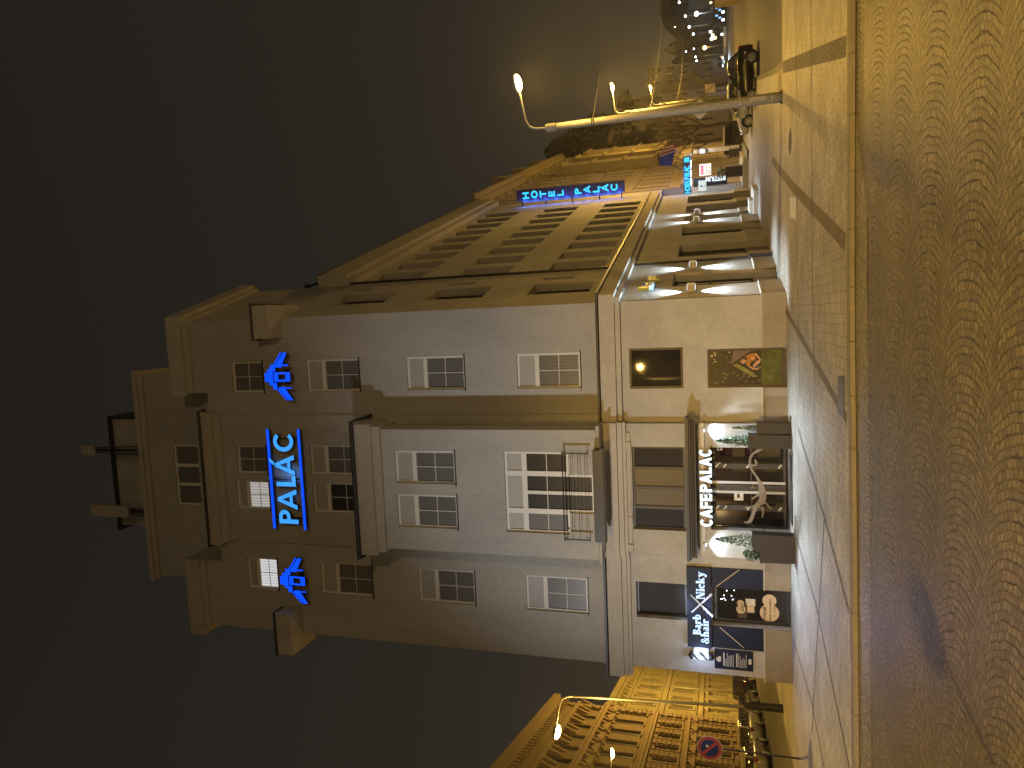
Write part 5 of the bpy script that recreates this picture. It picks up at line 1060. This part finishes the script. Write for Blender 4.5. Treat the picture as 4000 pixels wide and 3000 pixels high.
# ---------------------------------------------------------------- row of houses along the right street
M['pink'] = mat('pinkish_plaster', (.34, .29, .29), .9, var=.1, vs=4, bump=.3, bs=40); M['sand'] = mat('sandy_plaster', (.36, .30, .19), .9, var=.15, vs=4, bump=.3, bs=40); M['dull'] = mat('dull_plaster', (.22, .185, .14), .9, var=.15, vs=4, bump=.3, bs=40)
def house(lab, fr, s0, s1, zt, floors, nw, m, trim, ww=1.0, ground=True, grp=None, co=.5, off=0):
    t = thing('town_house', lab, 'building', fr.p((s0+s1)/2, off, -.5), grp); f2 = Fr(fr.p(0, off, 0), fr.u, fr.n); win = []; st = (s1-s0)/nw; fh = (zt-.6-4.6)/(floors-1)
    for i in range(nw):
        c = s0+st*(i+.5)
        for k in range(floors):
            z = .6+.9 if k == 0 else 4.6+(k-1)*fh+.9; win.append((c-ww/2, c+ww/2, z, z+(2.2 if k else 2.4)*min(1, fh/3.7)))
    facade(t, f2, s0, s1, -1.2, zt, win, m, .2)
    for z0, z1, o in ((zt-.5, zt-.2, co*.6), (zt-.19, zt+.25, co), (4.1, 4.35, .25)): band(t, f2, s0, s1, z0, z1, o, trim, e=0)
    ws = [o for o in t.children if o.name.startswith('window')]
    for (a, b, c, d), wo in zip(win, ws): MB().fb(f2, a-.15, b+.15, .002, .16, d+.1, d+.26).build('lintel', trim, wo); MB().fb(f2, a-.12, b+.12, .002, .13, c-.16, c-.03).build('sill', trim, wo)
    return t, f2
t, f2 = house('pinkish house beside the blade sign, washed in blue light', SIDE, 30.6, 46.9, 20.6, 5, 6, 'pink', 'pink', grp='houses along the right street', co=.9)
f = MB(); f.fb(f2, 31.5, 44, -4, -.5, 20.85, 22.4); f.build('roof', 'roof', t)
MB().fb(SIDE, 37.6, 38.6, -.17, -.15, 15.4, 17.6).build('lit_window', 'warmwin' if 'warmwin' in M else 'warm', t)
t, f2 = house('sandy ornate house with gables and bay brackets, past the pinkish house', SIDE, 47.0, 73.8, 21.6, 5, 9, 'sand', 'sand', grp='houses along the right street', co=.7)
for c in (51, 60, 69): f = MB(); f.prism(f2, [(c-2.0, 21.9), (c+2.0, 21.9), (c+2, 23.0), (c+1.2, 23.6), (c+.5, 25.0), (c-.5, 25.0), (c-1.2, 23.6), (c-2, 23.0)], -.4, .35); f.build('gable', 'sand', t); f = MB(); f.fb(f2, c-1.6, c+1.6, .002, .9, 7.5, 17.5); f.build('oriel', 'sand', t)
for c in (51, 60, 69):
    for k in range(4): MB().fb(f2, c-1.75, c+1.75, .002, 1.1, 7.2+3.2*k, 7.45+3.2*k).build('oriel_cornice', 'sand', t)
house('dull brown house with dark windows, behind the bare trees', Fr(SIDE.p(84, 0, 0), (SD+SN*.35), (SN-SD*.35)), 0, 20, 16.5, 4, 7, 'dull', 'dull', grp='houses along the right street')
house('low brown house at the end of the row, behind the tram pole', Fr(SIDE.p(107, 8, 0), (SD+SN*.5), (SN-SD*.5)), 0, 7, 12, 4, 3, 'dull', 'dull', grp='houses along the right street')
light('street_light', 'POINT', SIDE.p(62, 9, 7.5), 3800, SODIUM, size=.2); light('street_light', 'POINT', SIDE.p(92, 13, 7.5), 1600, SODIUM, size=.2)
# dark conifer over the roofs
def foliage_tree(lab, base, h, r, n, seed, nm='conifer_tree', cat='tree', leaf=.35, grp=None, z0=.1, pw=.7):
    rnd = random.Random(seed); t = thing(nm, lab, cat, base, grp); b = Vector(base); MB().tube([b, b+Vector((0, 0, h*.9))], [r*.09, r*.015], 6).build('trunk', 'bark', t); f = MB()
    for i in range(n):
        z = rnd.random()**1.2; a = rnd.uniform(0, 6.283); lob = .75+.25*math.sin(a*3+z*9+seed)+.15*math.sin(z*31+a); rr = r*(1-z)**pw*lob*math.sqrt(rnd.uniform(.25, 1))
        p = b+Vector((rr*math.cos(a), rr*math.sin(a), h*(z0+z*(1-z0)))); s = leaf*rnd.uniform(.5, 1.3); d = Vector((math.cos(a), math.sin(a), rnd.uniform(-.6, .2)))+Vector((rnd.uniform(-.6, .6), rnd.uniform(-.6, .6), rnd.uniform(-.4, .4))); d.normalize()
        e = d.cross(Vector((rnd.uniform(-1, 1), rnd.uniform(-1, 1), rnd.uniform(-1, 1)))).normalized()*s*.45; f.quad(p-d*s, p+e, p+d*s, p-e)
    f.build('crown', 'leafdark', t); return t
c = D(2420, 560, 118); foliage_tree('dark conifer towering behind the sandy house', (c.x, c.y, -.8), 29, 7.5, 5200, 3, leaf=.6, z0=.5)
c = D(2500, 610, 104); foliage_tree('second dark conifer beside the tallest one, over the roofs', (c.x, c.y, -.8), 21, 5, 2600, 5, leaf=.5, z0=.5)
c = D(2860, 480, 78); bare_tree('bare street tree in front of the dull brown house', (c.x, c.y, -.8), 11, .7, seed=9, r=.2)
c = D(2860, 540, 72); bare_tree('bare street tree nearest the flags', (c.x, c.y, -.7), 9, .7, seed=12, r=.16)
c = D(2850, 330, 66); bare_tree('bare tree with lit yellow twigs beside the billboard', (c.x, c.y, -.7), 6.6, .7, seed=15, r=.14)
light('tree_light', 'POINT', (c.x-1, c.y-2.5, 5.2), 500, SODIUM, size=.15)
# ---------------------------------------------------------------- hotel entrance things
ER = Fr(SIDE.p(0, 0, 0), SD, SN)
t = thing('entrance_ramp', 'low white stone ramp with steps before the hotel entrance', 'ramp', SIDE.p(29, 1.5, -.3)); f = MB(); f.fb(SIDE, 26.6, 33, .1, 1.9, -.5, .12); f.build('slab', 'cornice', t); f = MB(); f.fb(SIDE, 26.2, 33.2, 1.902, 2.5, -.5, -.1); f.build('step', 'kerb', t)
t = thing('ramp_railing', 'thin black iron railing along the entrance ramp', 'railing', SIDE.p(31, 1.8, .1)); f = MB()
for z in (.35, .62, 1.1): f.tube([SIDE.p(29.5, 1.8, z), SIDE.p(33, 1.8, z)], .02, 6)
for s_ in (29.5, 30.4, 31.3, 32.2, 33): f.tube([SIDE.p(s_, 1.8, .12), SIDE.p(s_, 1.8, 1.1)], .02, 6)
f.build('bars', 'iron', t)
t = thing('entrance_steps', 'two white stone steps at the side door between two wall lamps', 'steps', SIDE.p(16.3, .5, -.12)); MB().fb(SIDE, 15.3, 17.7, .12, 1.35, -.3, .10).build('lower_step', 'cornice', t); MB().fb(SIDE, 15.65, 16.95, .12, .8, .102, .30).build('upper_step', 'cornice', t)
for s_, lab in ((27.3, 'dark square planter with a leafy plant by the hotel entrance'), (28.1, 'pale grey planter box behind the dark one at the entrance')):
    b = SIDE.p(s_, 1.1, .125); t = thing('planter', lab, 'planter', b, 'planters at the hotel entrance'); f = MB(); f.box(b.x-.3, b.x+.3, b.y-.3, b.y+.3, .125, 1.2); f.box(b.x-.32, b.x+.32, b.y-.32, b.y+.32, 1.15, 1.21); f.build('box', 'planter' if s_ < 28 else 'lightgrey', t); MB().box(b.x-.28, b.x+.28, b.y-.28, b.y+.28, 1.211, 1.22).build('soil', 'soil', t)
    if s_ < 28: shrub(t, (b.x, b.y, 1.22), .55, .34, 500, cone=False, leaf=.05)
# vertical white letters, menu board, bank box
EN = Fr(SIDE.p(29.9, 0, 0), SN, -SD)
t = thing('vertical_banner', 'dark vertical panel with a column of glowing white letters under the canopy', 'sign', EN.p(.45, 0, .9)); MB().fb(EN, .02, .62, .0, .05, 1.05, 3.4).build('panel', 'navy', t)
text(t, 'lettering', 'RESTIUM', EN, .62, 1.15, .46, .055, 'wletter', ext=.004, bold=.012, sxs=.78, rot=math.pi/2)
t = thing('notice_board', 'white notice board with pink heading hanging under the canopy', 'sign', EN.p(1.25, .5, 2.4)); MB().fb(EN, .8, 1.6, .5, .54, 2.15, 2.95).build('board', 'litboard', t) if 'litboard' in M else MB().fb(EN, .8, 1.6, .5, .54, 2.15, 2.95).build('board', emit('lit_board', (1, .96, .82), .55, (.5, .5, .45)), t)
MB().fb(EN, .86, 1.54, .541, .545, 2.66, 2.88).build('heading', mat('pink_heading', (.5, .12, .22), .5), t); f = MB()
for k in range(4): f.fb(EN, .88, 1.5-.08*(k % 2), .541, .545, 2.55-.1*k, 2.58-.1*k)
f.build('lettering', 'ink', t); f = MB(); f.tube([EN.p(.95, .52, 2.95), EN.p(.95, .52, 3.5)], .012, 5); f.tube([EN.p(1.45, .52, 2.95), EN.p(1.45, .52, 3.5)], .012, 5); f.build('hanger', 'iron', t)
KB = Fr(SIDE.p(25.95, 0, 0), SN, -SD)
t = thing('bank_sign', 'pale blue lit box sign with a small red and black square, by the canopy', 'sign', KB.p(.5, 0, 2.7)); MB().fb(KB, .2, .85, -.08, .08, 2.5, 3.0).build('box', emit('bank_box', (.75, .95, 1), .75, (.5, .55, .6)), t)
MB().fb(KB, .44, .56, .081, .085, 2.74, 2.86).build('emblem', 'ink', t); MB().fb(KB, .445, .555, .0855, .088, 2.785, 2.81).build('emblem_stripe', 'sred', t); text(t, 'lettering', 'KB', KB, .42, 2.56, .14, .083, 'ink', ext=.001); f = MB(); f.fb(KB, .03, .2, -.02, .02, 2.55, 2.59); f.fb(KB, .03, .2, -.02, .02, 2.92, 2.96); f.build('bracket', 'iron', t)
# entrance lantern
b = SIDE.p(33.2, 2.3, 0); t = thing('entrance_lantern', 'dark lantern with a white light on the pillar by the ramp', 'lamp', b); MB().fb(SIDE, 33.1, 33.4, 2.05, 2.35, 0.1, 3.4).build('pillar', 'cornice', t); MB().fb(SIDE, 32.85, 33.09, 2.0, 2.4, 2.5, 3.0).build('case', 'iron', t); MB().fb(SIDE, 32.82, 32.848, 2.1, 2.3, 2.6, 2.9).build('lens', 'cool', t); light('lantern_light', 'POINT', SIDE.p(32.6, 2.2, 2.75), 40, COOL, size=.1, parent=t)
# flags
M['flagblue'] = mat('flag_blue', (.01, .03, .28), .7); M['flagwhite'] = mat('flag_white', (.6, .56, .58), .7); M['flagred'] = mat('flag_red', (.40, .03, .03), .7); M['star'] = mat('flag_star', (.5, .42, .08), .6)
FB = Fr(SIDE.p(27.0, 0, 0), SN, -SD)
def flag(lab, s0, poly, m, off, extra=()):
    t = thing('flag', lab, 'flag', FB.p(s0, off, 4.4), 'flags over the entrance'); f = MB(); f.tube([FB.p(s0-.5, off-.4, 3.98), FB.p(s0+.55, off+.1, 5.5)], .025, 6); f.build('flagpole', 'iron', t); f = MB(); f.prism(FB, poly, off+.08, off+.1); f.build('cloth', m, t)
    for nm, pl, mm in extra: f = MB(); f.prism(FB, pl, off+.101, off+.106); f.build(nm, mm, t)
    return t
flag('dark blue flag with a ring of stars hanging over the entrance', 2.0, [(1.95, 4.75), (2.05, 5.55), (2.55, 5.55), (2.85, 4.5), (2.5, 4.6)], 'flagblue', .3, [('star', [(2.35+.16*math.cos(k*.698)+.022*math.cos(q), 5.05+.16*math.sin(k*.698)+.022*math.sin(q)) for q in (0, 1.26, 2.5, 3.77, 5.0)], 'star') for k in range(9)])
flag('white and red striped flag hanging next to the blue one', 2.6, [(2.6, 5.5), (2.95, 5.6), (3.1, 4.6), (2.95, 4.2), (2.75, 4.5)], 'flagwhite', .1, [('stripe', [(2.72, 5.5), (2.8, 5.5), (3.0, 4.5), (2.9, 4.45)], 'flagred')])
flag('narrow red and white flag at the end of the flag group', 3.0, [(2.9, 5.4), (3.15, 5.5), (3.3, 4.7), (3.1, 4.15)], 'flagred', -.1, [('stripe', [(3.05, 5.4), (3.14, 5.4), (3.27, 4.7), (3.17, 4.5)], 'flagwhite')])
# bin, van
c = D(2895, 588, 57); t = thing('waste_bin', 'dark square waste bin on the pavement beyond the ramp', 'bin', (c.x, c.y, -.32)); f = MB(); f.box(c.x-.34, c.x+.34, c.y-.3, c.y+.3, -.3, .72); f.build('box', 'planter', t); f = MB(); f.box(c.x-.37, c.x+.37, c.y-.33, c.y+.33, .722, .8); f.build('lid', 'iron', t); f = MB()
for k in range(4): f.box(c.x-.3+.16*k, c.x-.24+.16*k, c.y-.32, c.y-.301, -.2, .6)
f.build('slats', 'dark', t)
c = D(2850, 520, 60); t = thing('parked_van', 'dark van with a white lit roof parked beyond the waste bin', 'van', (c.x, c.y, -.35)); V = Fr((c.x, c.y, gz(c.x, c.y)-.1), (1, .25, 0), (.25, -1, 0))
f = MB(); f.prism(V, [(-.95, .3), (.95, .3), (1.0, .85), (.85, .95), (.65, 1.4), (-.95, 1.5)], -1.7, 0); f.build('body', 'pdark', t); MB().fb(V, -.9, .62, -1.6, -.1, 1.502, 1.56).build('roof', 'pwhite', t); f = MB(); f.prism(V, [(-.85, .95), (.75, .95), (.55, 1.35), (-.85, 1.38)], .001, .01); f.build('window', 'carglass', t)
for s_ in (-.62, .62): f = MB(); f.tube([V.p(s_, -.15, .33), V.p(s_, .03, .33)], .32, 16); f.build('wheel', 'rubber', t)
# manholes, drain
for c, r, rot, lab in (((4.5, -1.6), (.38, .38), 0, 'round cast iron manhole cover on the pavement near the tram pole'),):
    t = thing('manhole_cover', lab, 'manhole cover', (c[0], c[1], gz(*c)+.004), 'covers in the pavement'); f = MB(); f.tube([(c[0], c[1], gz(*c)+.003), (c[0], c[1], gz(*c)+.012)], r[0], 28); f.build('cover', 'castiron', t); f = MB()
    for k in range(5): f.box(c[0]-.25, c[0]+.25, c[1]-.2+.1*k-.012, c[1]-.2+.1*k+.012, .0125, .018)
    f.build('ribs', 'castiron', t)
def cover(nm, lab, pts, m, grp='covers in the pavement'):
    t = thing(nm, lab, nm.replace('_', ' '), (pts[0][0], pts[0][1], gz(*pts[0])), grp); f = MB(); z = gz(*pts[0]); f.hexa([(x, y, z+.002) for x, y in pts]+[(x, y, z+.012) for x, y in pts]); f.build('plate', m, t); f = MB(); a, b, c, d = [Vector((x, y, z+.0125)) for x, y in pts]
    for k in range(1, 9):
        u = k/9; p, q = a.lerp(b, u), d.lerp(c, u); f.tube([p.lerp(q, .08), p.lerp(q, .92)], .008, 4)
    f.build('ribs', m, t)
cover('access_cover', 'pale rectangular metal access cover on the pavement before the side windows', [(2.88, -1.48), (2.25, -1.45), (2.0, -3.0), (2.63, -3.03)], 'lightgrey')
cover('drain_grate', 'rusty rectangular drain grate beside the kerb', [(-1.86, -9.62), (-2.62, -9.6), (-2.62, -10.2), (-1.8, -10.24)], 'castiron')
# ---------------------------------------------------------------- far end of the right street
M['hill'] = mat('dark_hill', (.020, .017, .015), .95, var=.3, vs=.05); M['farwall'] = mat('far_wall', (.035, .034, .032), .9, var=.25, vs=.2)
mb = MB(); prof = [(2700, -260), (2540, -200), (2553, -90), (2562, 0), (2556, 40), (2560, 75), (2578, 110), (2605, 135), (2640, 165), (2650, 215), (2672, 262), (2700, 300), (2740, 380), (2765, 470)]
top = [D(x, y, 260) for x, y in prof]; vs = []
for k, p in enumerate(top):
    for j in range(5):
        d = Vector((p.x-CC.x, p.y-CC.y, 0)).normalized(); vs.append((p.x+d.x*(j-1)*30, p.y+d.y*(j-1)*30, [-3, p.z*.75, p.z, p.z*1.02, p.z*.6][j]))
n = len(top); mb.add(vs, [(i*5+j, i*5+j+1, (i+1)*5+j+1, (i+1)*5+j) for i in range(n-1) for j in range(4)]); struct('hill', mb, 'hill')
t = thing('church', 'dark church with two pointed spires on the far hill', 'church', D(2640, 210, 240))
for k, (sx_, sy_, w) in enumerate(((2586, 187, 3.2), (2620, 236, 2.6))):
    p = D(sx_, sy_, 238); q = D(2640, sy_, 238); f = MB(); zb = q.z-6; f.hexa([(q.x-w/2, q.y, zb), (q.x+w/2, q.y, zb), (q.x+w/2, q.y+w, zb), (q.x-w/2, q.y+w, zb), (q.x-w/2, q.y, q.z), (q.x+w/2, q.y, q.z), (q.x+w/2, q.y+w, q.z), (q.x-w/2, q.y+w, q.z)]); f.build('tower', 'hill', t)
    f = MB(); f.add([(q.x-w*.38, q.y+.1, q.z), (q.x+w*.38, q.y+.1, q.z), (q.x+w*.38, q.y+w-.1, q.z), (q.x-w*.38, q.y+w-.1, q.z), (p.x, q.y+w/2, p.z)], [(0, 1, 4), (1, 2, 4), (2, 3, 4), (3, 0, 4)]); f.build('spire', 'hill', t)
a, b = D(2650, 150, 239), D(2660, 186, 239); f = MB(); f.hexa([(a.x, a.y, a.z-10), (b.x, b.y, a.z-10), (b.x, b.y+8, a.z-10), (a.x, a.y+8, a.z-10), (a.x, a.y, a.z-1), (b.x, b.y, a.z-1), (b.x, b.y+8, a.z-1), (a.x, a.y+8, a.z-1)]); f.prism(Fr((a.x, a.y, 0), (1, 0, 0), (0, -1, 0)), [(0, a.z-1), (b.x-a.x, a.z-1), ((b.x-a.x)/2, a.z+3)], -8, 0); f.build('nave', 'hill', t)
# far facades closing the street, each a block with windows
rnd = random.Random(5)
for k, (y0, y1, topx, dist, lab) in enumerate(((-60, 40, 2690, 190, 'far grey block at the right end of the distant street'), (42, 110, 2715, 195, 'far grey block with lit lamps before it, second from the right'), (112, 180, 2728, 200, 'far dark block in the middle of the distant street'), (182, 250, 2722, 195, 'far block behind the oncoming headlights'), (252, 330, 2735, 190, 'far low block behind the lit yellow twigs'))):
    a, b = D(topx, y1, dist), D(topx, y0, dist); zt = a.z; t = thing('far_block', lab, 'building', (a.x, a.y, -.8), 'far blocks at the street end'); u = Vector((b.x-a.x, b.y-a.y, 0)); L_ = u.length; F2 = Fr((a.x, a.y, 0), u, Vector((u.y, -u.x, 0))); win = []
    nw = max(3, int(L_/1.7)); nf = max(2, int((zt)/2.6))
    for i in range(nw):
        for j in range(nf): c = L_*(i+.5)/nw; z = .4+j*(zt-.6)/nf; win.append((c-.45, c+.45, z, z+1.5))
    f = MB(); wall(f, F2, 0, L_, -1.5, zt, win, depth=.05); f.fb(F2, 0, L_, -10, -.06, -1.5, zt-.01); f.build('wall', 'farwall', t); f = MB(); f.hexa([F2.p(0, .2, zt), F2.p(L_, .2, zt), F2.p(L_, -10, zt), F2.p(0, -10, zt), F2.p(0, -3, zt+2), F2.p(L_, -3, zt+2), F2.p(L_, -6, zt+2), F2.p(0, -6, zt+2)]); f.build('roof', 'roof', t)
t = thing('corner_building', 'orange lit building edge at the right end of the street', 'building', D(2850, 20, 70)); a = D(2792, 16, 70); CB = Fr((a.x, a.y, 0), (1, -.1, 0), (-.1, -1, 0)); zt = a.z
facade(t, CB, 0, 9, -1, zt, [(.6+1.8*i, 1.6+1.8*i, z, z+.9) for i in range(4) for z in (-.2, .9)], 'sand', .15, deep=1.2); light('corner_light', 'POINT', CB.p(1.5, 3, 4.5), 160, SODIUM, size=.15)
c = D(2775, 345, 64); t = thing('billboard', 'pinkish billboard on posts beside the black car roof', 'billboard', (c.x, c.y, -.6)); BF = Fr((c.x, c.y, 0), (1, .15, 0), (.15, -1, 0)); z0, z1 = D(2794, 345, 64).z, D(2754, 345, 64).z
MB().fb(BF, -.36*1.0, .36, -.03, .03, z0, z1).build('panel', 'pink', t); f = MB(); f.fb(BF, -.3, -.24, -.09, -.031, -.7, z1); f.fb(BF, .24, .3, -.09, -.031, -.7, z1); f.build('post', 'iron', t); f = MB(); f.prism(BF, [(-.34, z1-.05), (-.3, z1-.02), (.34, z0+.05), (.3, z0+.02)], .031, .04); f.build('stripe', 'ink', t)
# distant lamps, each with its mast
def far_lamp(sx_, sy_, dist, m, lab, r=.3, grp='distant lamps down the street', mast=True, energy=0):
    p = D(sx_, sy_, dist); t = thing('distant_lamp', lab, 'street lamp', (p.x, p.y, -.8), grp); r *= dist/150*.74
    MB().ball(p, (r, r, r*.8), 8, 6).build('lens', m, t, smooth=True)
    if mast: MB().tube([(p.x, p.y+.1, -1), (p.x, p.y+.1, p.z)], .07*dist/150, 5).build('mast', 'iron', t)
    if energy: light('lamp_light', 'POINT', p-Vector((0, 1, .4)), energy, COOL if m == 'cool' else SODIUM, size=.3, parent=t)
Z8 = lambda x, y: (2550+x/4.365, y/4.365)
for k, (x, y, m, r, lab) in enumerate(((450, 40, 'cool', .34, 'white lamp highest at the right edge, before the dark hill'), (555, 275, 'cool', .34, 'white lamp second highest, before the dark hill'), (620, 460, 'cool', .36, 'white lamp below the church hill, third of the falling row'), (690, 580, 'cool', .32, 'white lamp fourth of the falling row'), (745, 235, 'cool', .62, 'largest bluish white lamp, starlike, at the right'),
    (700, 832, 'cool', .22, 'small white lamp beside the orange one'), (730, 970, 'cool', .26, 'small white lamp right of the headlights, higher one'), (745, 1040, 'cool', .3, 'white lamp over the green lit sign'), (785, 1220, 'cool', .3, 'white lamp beside the green lit sign'), (885, 815, 'bulbo', .5, 'single orange starlike lamp down the street'), (745, 1455, 'cool', .3, 'white lamp among the yellow twigs'), (575, 1560, 'cool', .36, 'white lamp highest left of the bare tree'),
    (685, 1550, 'cool', .26, 'white lamp under the highest left one'), (745, 1600, 'cool', .28, 'white lamp nearest the tram pole, upper'), (710, 1620, 'cool', .22, 'white lamp nearest the tram pole, lower'), (815, 1525, 'warm', .3, 'warm lamp above the billboard'), (1040, 1380, 'cool', .34, 'white lamp beside the billboard'), (1215, 1505, 'cool', .42, 'starlike white lamp just over the black car'), (465, 1400, 'bulb', .42, 'yellow lamp head at the top of the lit bare tree'), (375, 462, 'cool', .14, 'tiny white light high on the dark hill'), (565, 880, 'cool', .2, 'pair of pale lights on the church hill'))): far_lamp(*Z8(x, y), 150, m, lab, r, mast=(k not in (19, 20)), energy={4: 1500, 9: 700, 17: 500}.get(k, 0))
def far_sign(sx_, sy_, w, h, m, lab, dist=140, cat='lit sign', nm='shop_sign'):
    p = D(sx_, sy_, dist); t = thing(nm, lab, cat, (p.x, p.y, p.z), 'lit signs far down the street'); w, h = w*dist/CF, h*dist/CF; q = Fr((p.x, p.y, p.z), (1, -.3, 0), (-.3, -1, 0)); MB().fb(q, -w/2, w/2, 0, .08, -h/2, h/2).build('face', m, t); f = MB(); f.fb(q, -w/2-.06, w/2+.06, -.2, -.002, -h/2-.06, h/2+.06); f.build('case', 'iron', t)
for x, y, w, h, m, lab in ((1078, 1075, 26, 9, 'teal', 'teal green lit sign above the headlights'), (875, 1200, 8, 18, 'lime', 'pale green upright lit sign among the lamps'), (955, 1190, 7, 8, 'warm', 'small yellow lit sign beside the green one'), (990, 1235, 6, 6, 'redlamp', 'small red signal light below the yellow sign'), (965, 1350, 6, 9, 'redlamp', 'small red signal light left of the billboard top'), (985, 540, 7, 8, 'cool', 'small white lit window high in the far cluster'), (1020, 605, 10, 9, 'warm', 'warm lit window in the far cluster'), (1065, 645, 8, 8, 'warm', 'warm yellow lit window lowest in the far cluster'), (1005, 660, 8, 10, 'cool', 'bluish lit window beside the warm ones'), (1180, 585, 6, 7, 'cool', 'small white light near the road in the distance'), (1055, 1185, 8, 8, 'cool', 'white light left of the teal sign'), (990, 45, 6, 7, 'warm', 'warm light on the corner building'), (1335, 130, 6, 8, 'warm', 'orange light low on the corner building')): far_sign(*Z8(x, y), w, h, m, lab)
p = D(2826, 52, 130); t = thing('lit_kiosk', 'small blue and white lit kiosk at the right end of the road', 'kiosk', (p.x, p.y, -.8)); KF = Fr((p.x, p.y, gz(p.x, p.y)), (1, 0, 0), (0, -1, 0)); f = MB(); f.fb(KF, -1.3, 1.3, -2, 0, -.3, 1.9); f.build('body', 'dark', t); f = MB(); f.fb(KF, -1.45, 1.45, -2.1, .2, 1.902, 2.05); f.build('roof', 'iron', t)
kb = emit('kiosk_blue', (.25, .55, 1), 1.4)
for i in range(6): MB().fb(KF, -1.15+.4*i, -.85+.4*i, .002, .03, .2+.5*(i % 3), .6+.5*(i % 3)).build('lit_pane', 'cool' if i % 3 == 0 else kb, t)
pc = D(2826, 241, 125); tcar = car('distant oncoming car with bright white headlights', (pc.x, pc.y, 0), math.degrees(math.atan2(CC.y-pc.y, CC.x-pc.x)), 'pdark', 4.2, 1.75, 1.46, grp='cars on the right street', lit=True)
light('headlight_beam', 'SPOT', (pc.x-.9, pc.y-3, .2), 1500, COOL, (pc.x-8, pc.y-28, -.6), .1, 60, .8); light('headlight_glow', 'POINT', (pc.x-.8, pc.y-2.6, .5), 160, COOL, size=.2)
# ---------------------------------------------------------------- night haze
HZ = MB().box(-395, 395, -118, 420, -1.9, 60).build('haze', []); HZ['kind'] = 'stuff'
hm = bpy.data.materials.new('haze_air'); hm.use_nodes = True; hn = hm.node_tree
hn.nodes.remove(hn.nodes['Principled BSDF']); pv = hn.nodes.new('ShaderNodeVolumePrincipled'); pv.inputs['Color'].default_value = (.9, .9, .9, 1); pv.inputs['Density'].default_value = .00045; pv.inputs['Anisotropy'].default_value = .72
hn.links.new(pv.outputs[0], hn.nodes['Material Output'].inputs['Volume']); HZ.data.materials.append(hm)
# ---------------------------------------------------------------- lamps and a facade behind the photographer (they show in the glass)
street_lamp((-9.2, -32.6, -.1), (-9.2, -32.6, 8.6), (-7.9, -32.1, 9.75), 'street lamp on the far kerb behind the photographer, lighting the cobbles', .08, .05, 0, 'bulb', 'lightgrey', 'street lamps across the road', False)
street_lamp((-6.0, -35, -.1), (-6.0, -35, 7.3), (-4.9, -34.6, 8.4), 'second street lamp behind the photographer, seen only in the window glass', .08, .05, 3600, 'bulb', 'lightgrey', 'street lamps across the road', False)
OF = Fr((20, -46, 0), (-1, 0, 0), (0, 1, 0)); t = thing('opposite_house', 'brown facade across the road behind the photographer', 'building', (-5, -46, 0))
facade(t, OF, 0, 46, -.5, 13, [(1.2+3.8*i, 2.5+3.8*i, z, z+2.1) for i in range(12) for z in (1.2, 5.0, 8.8)], 'sand', .2)
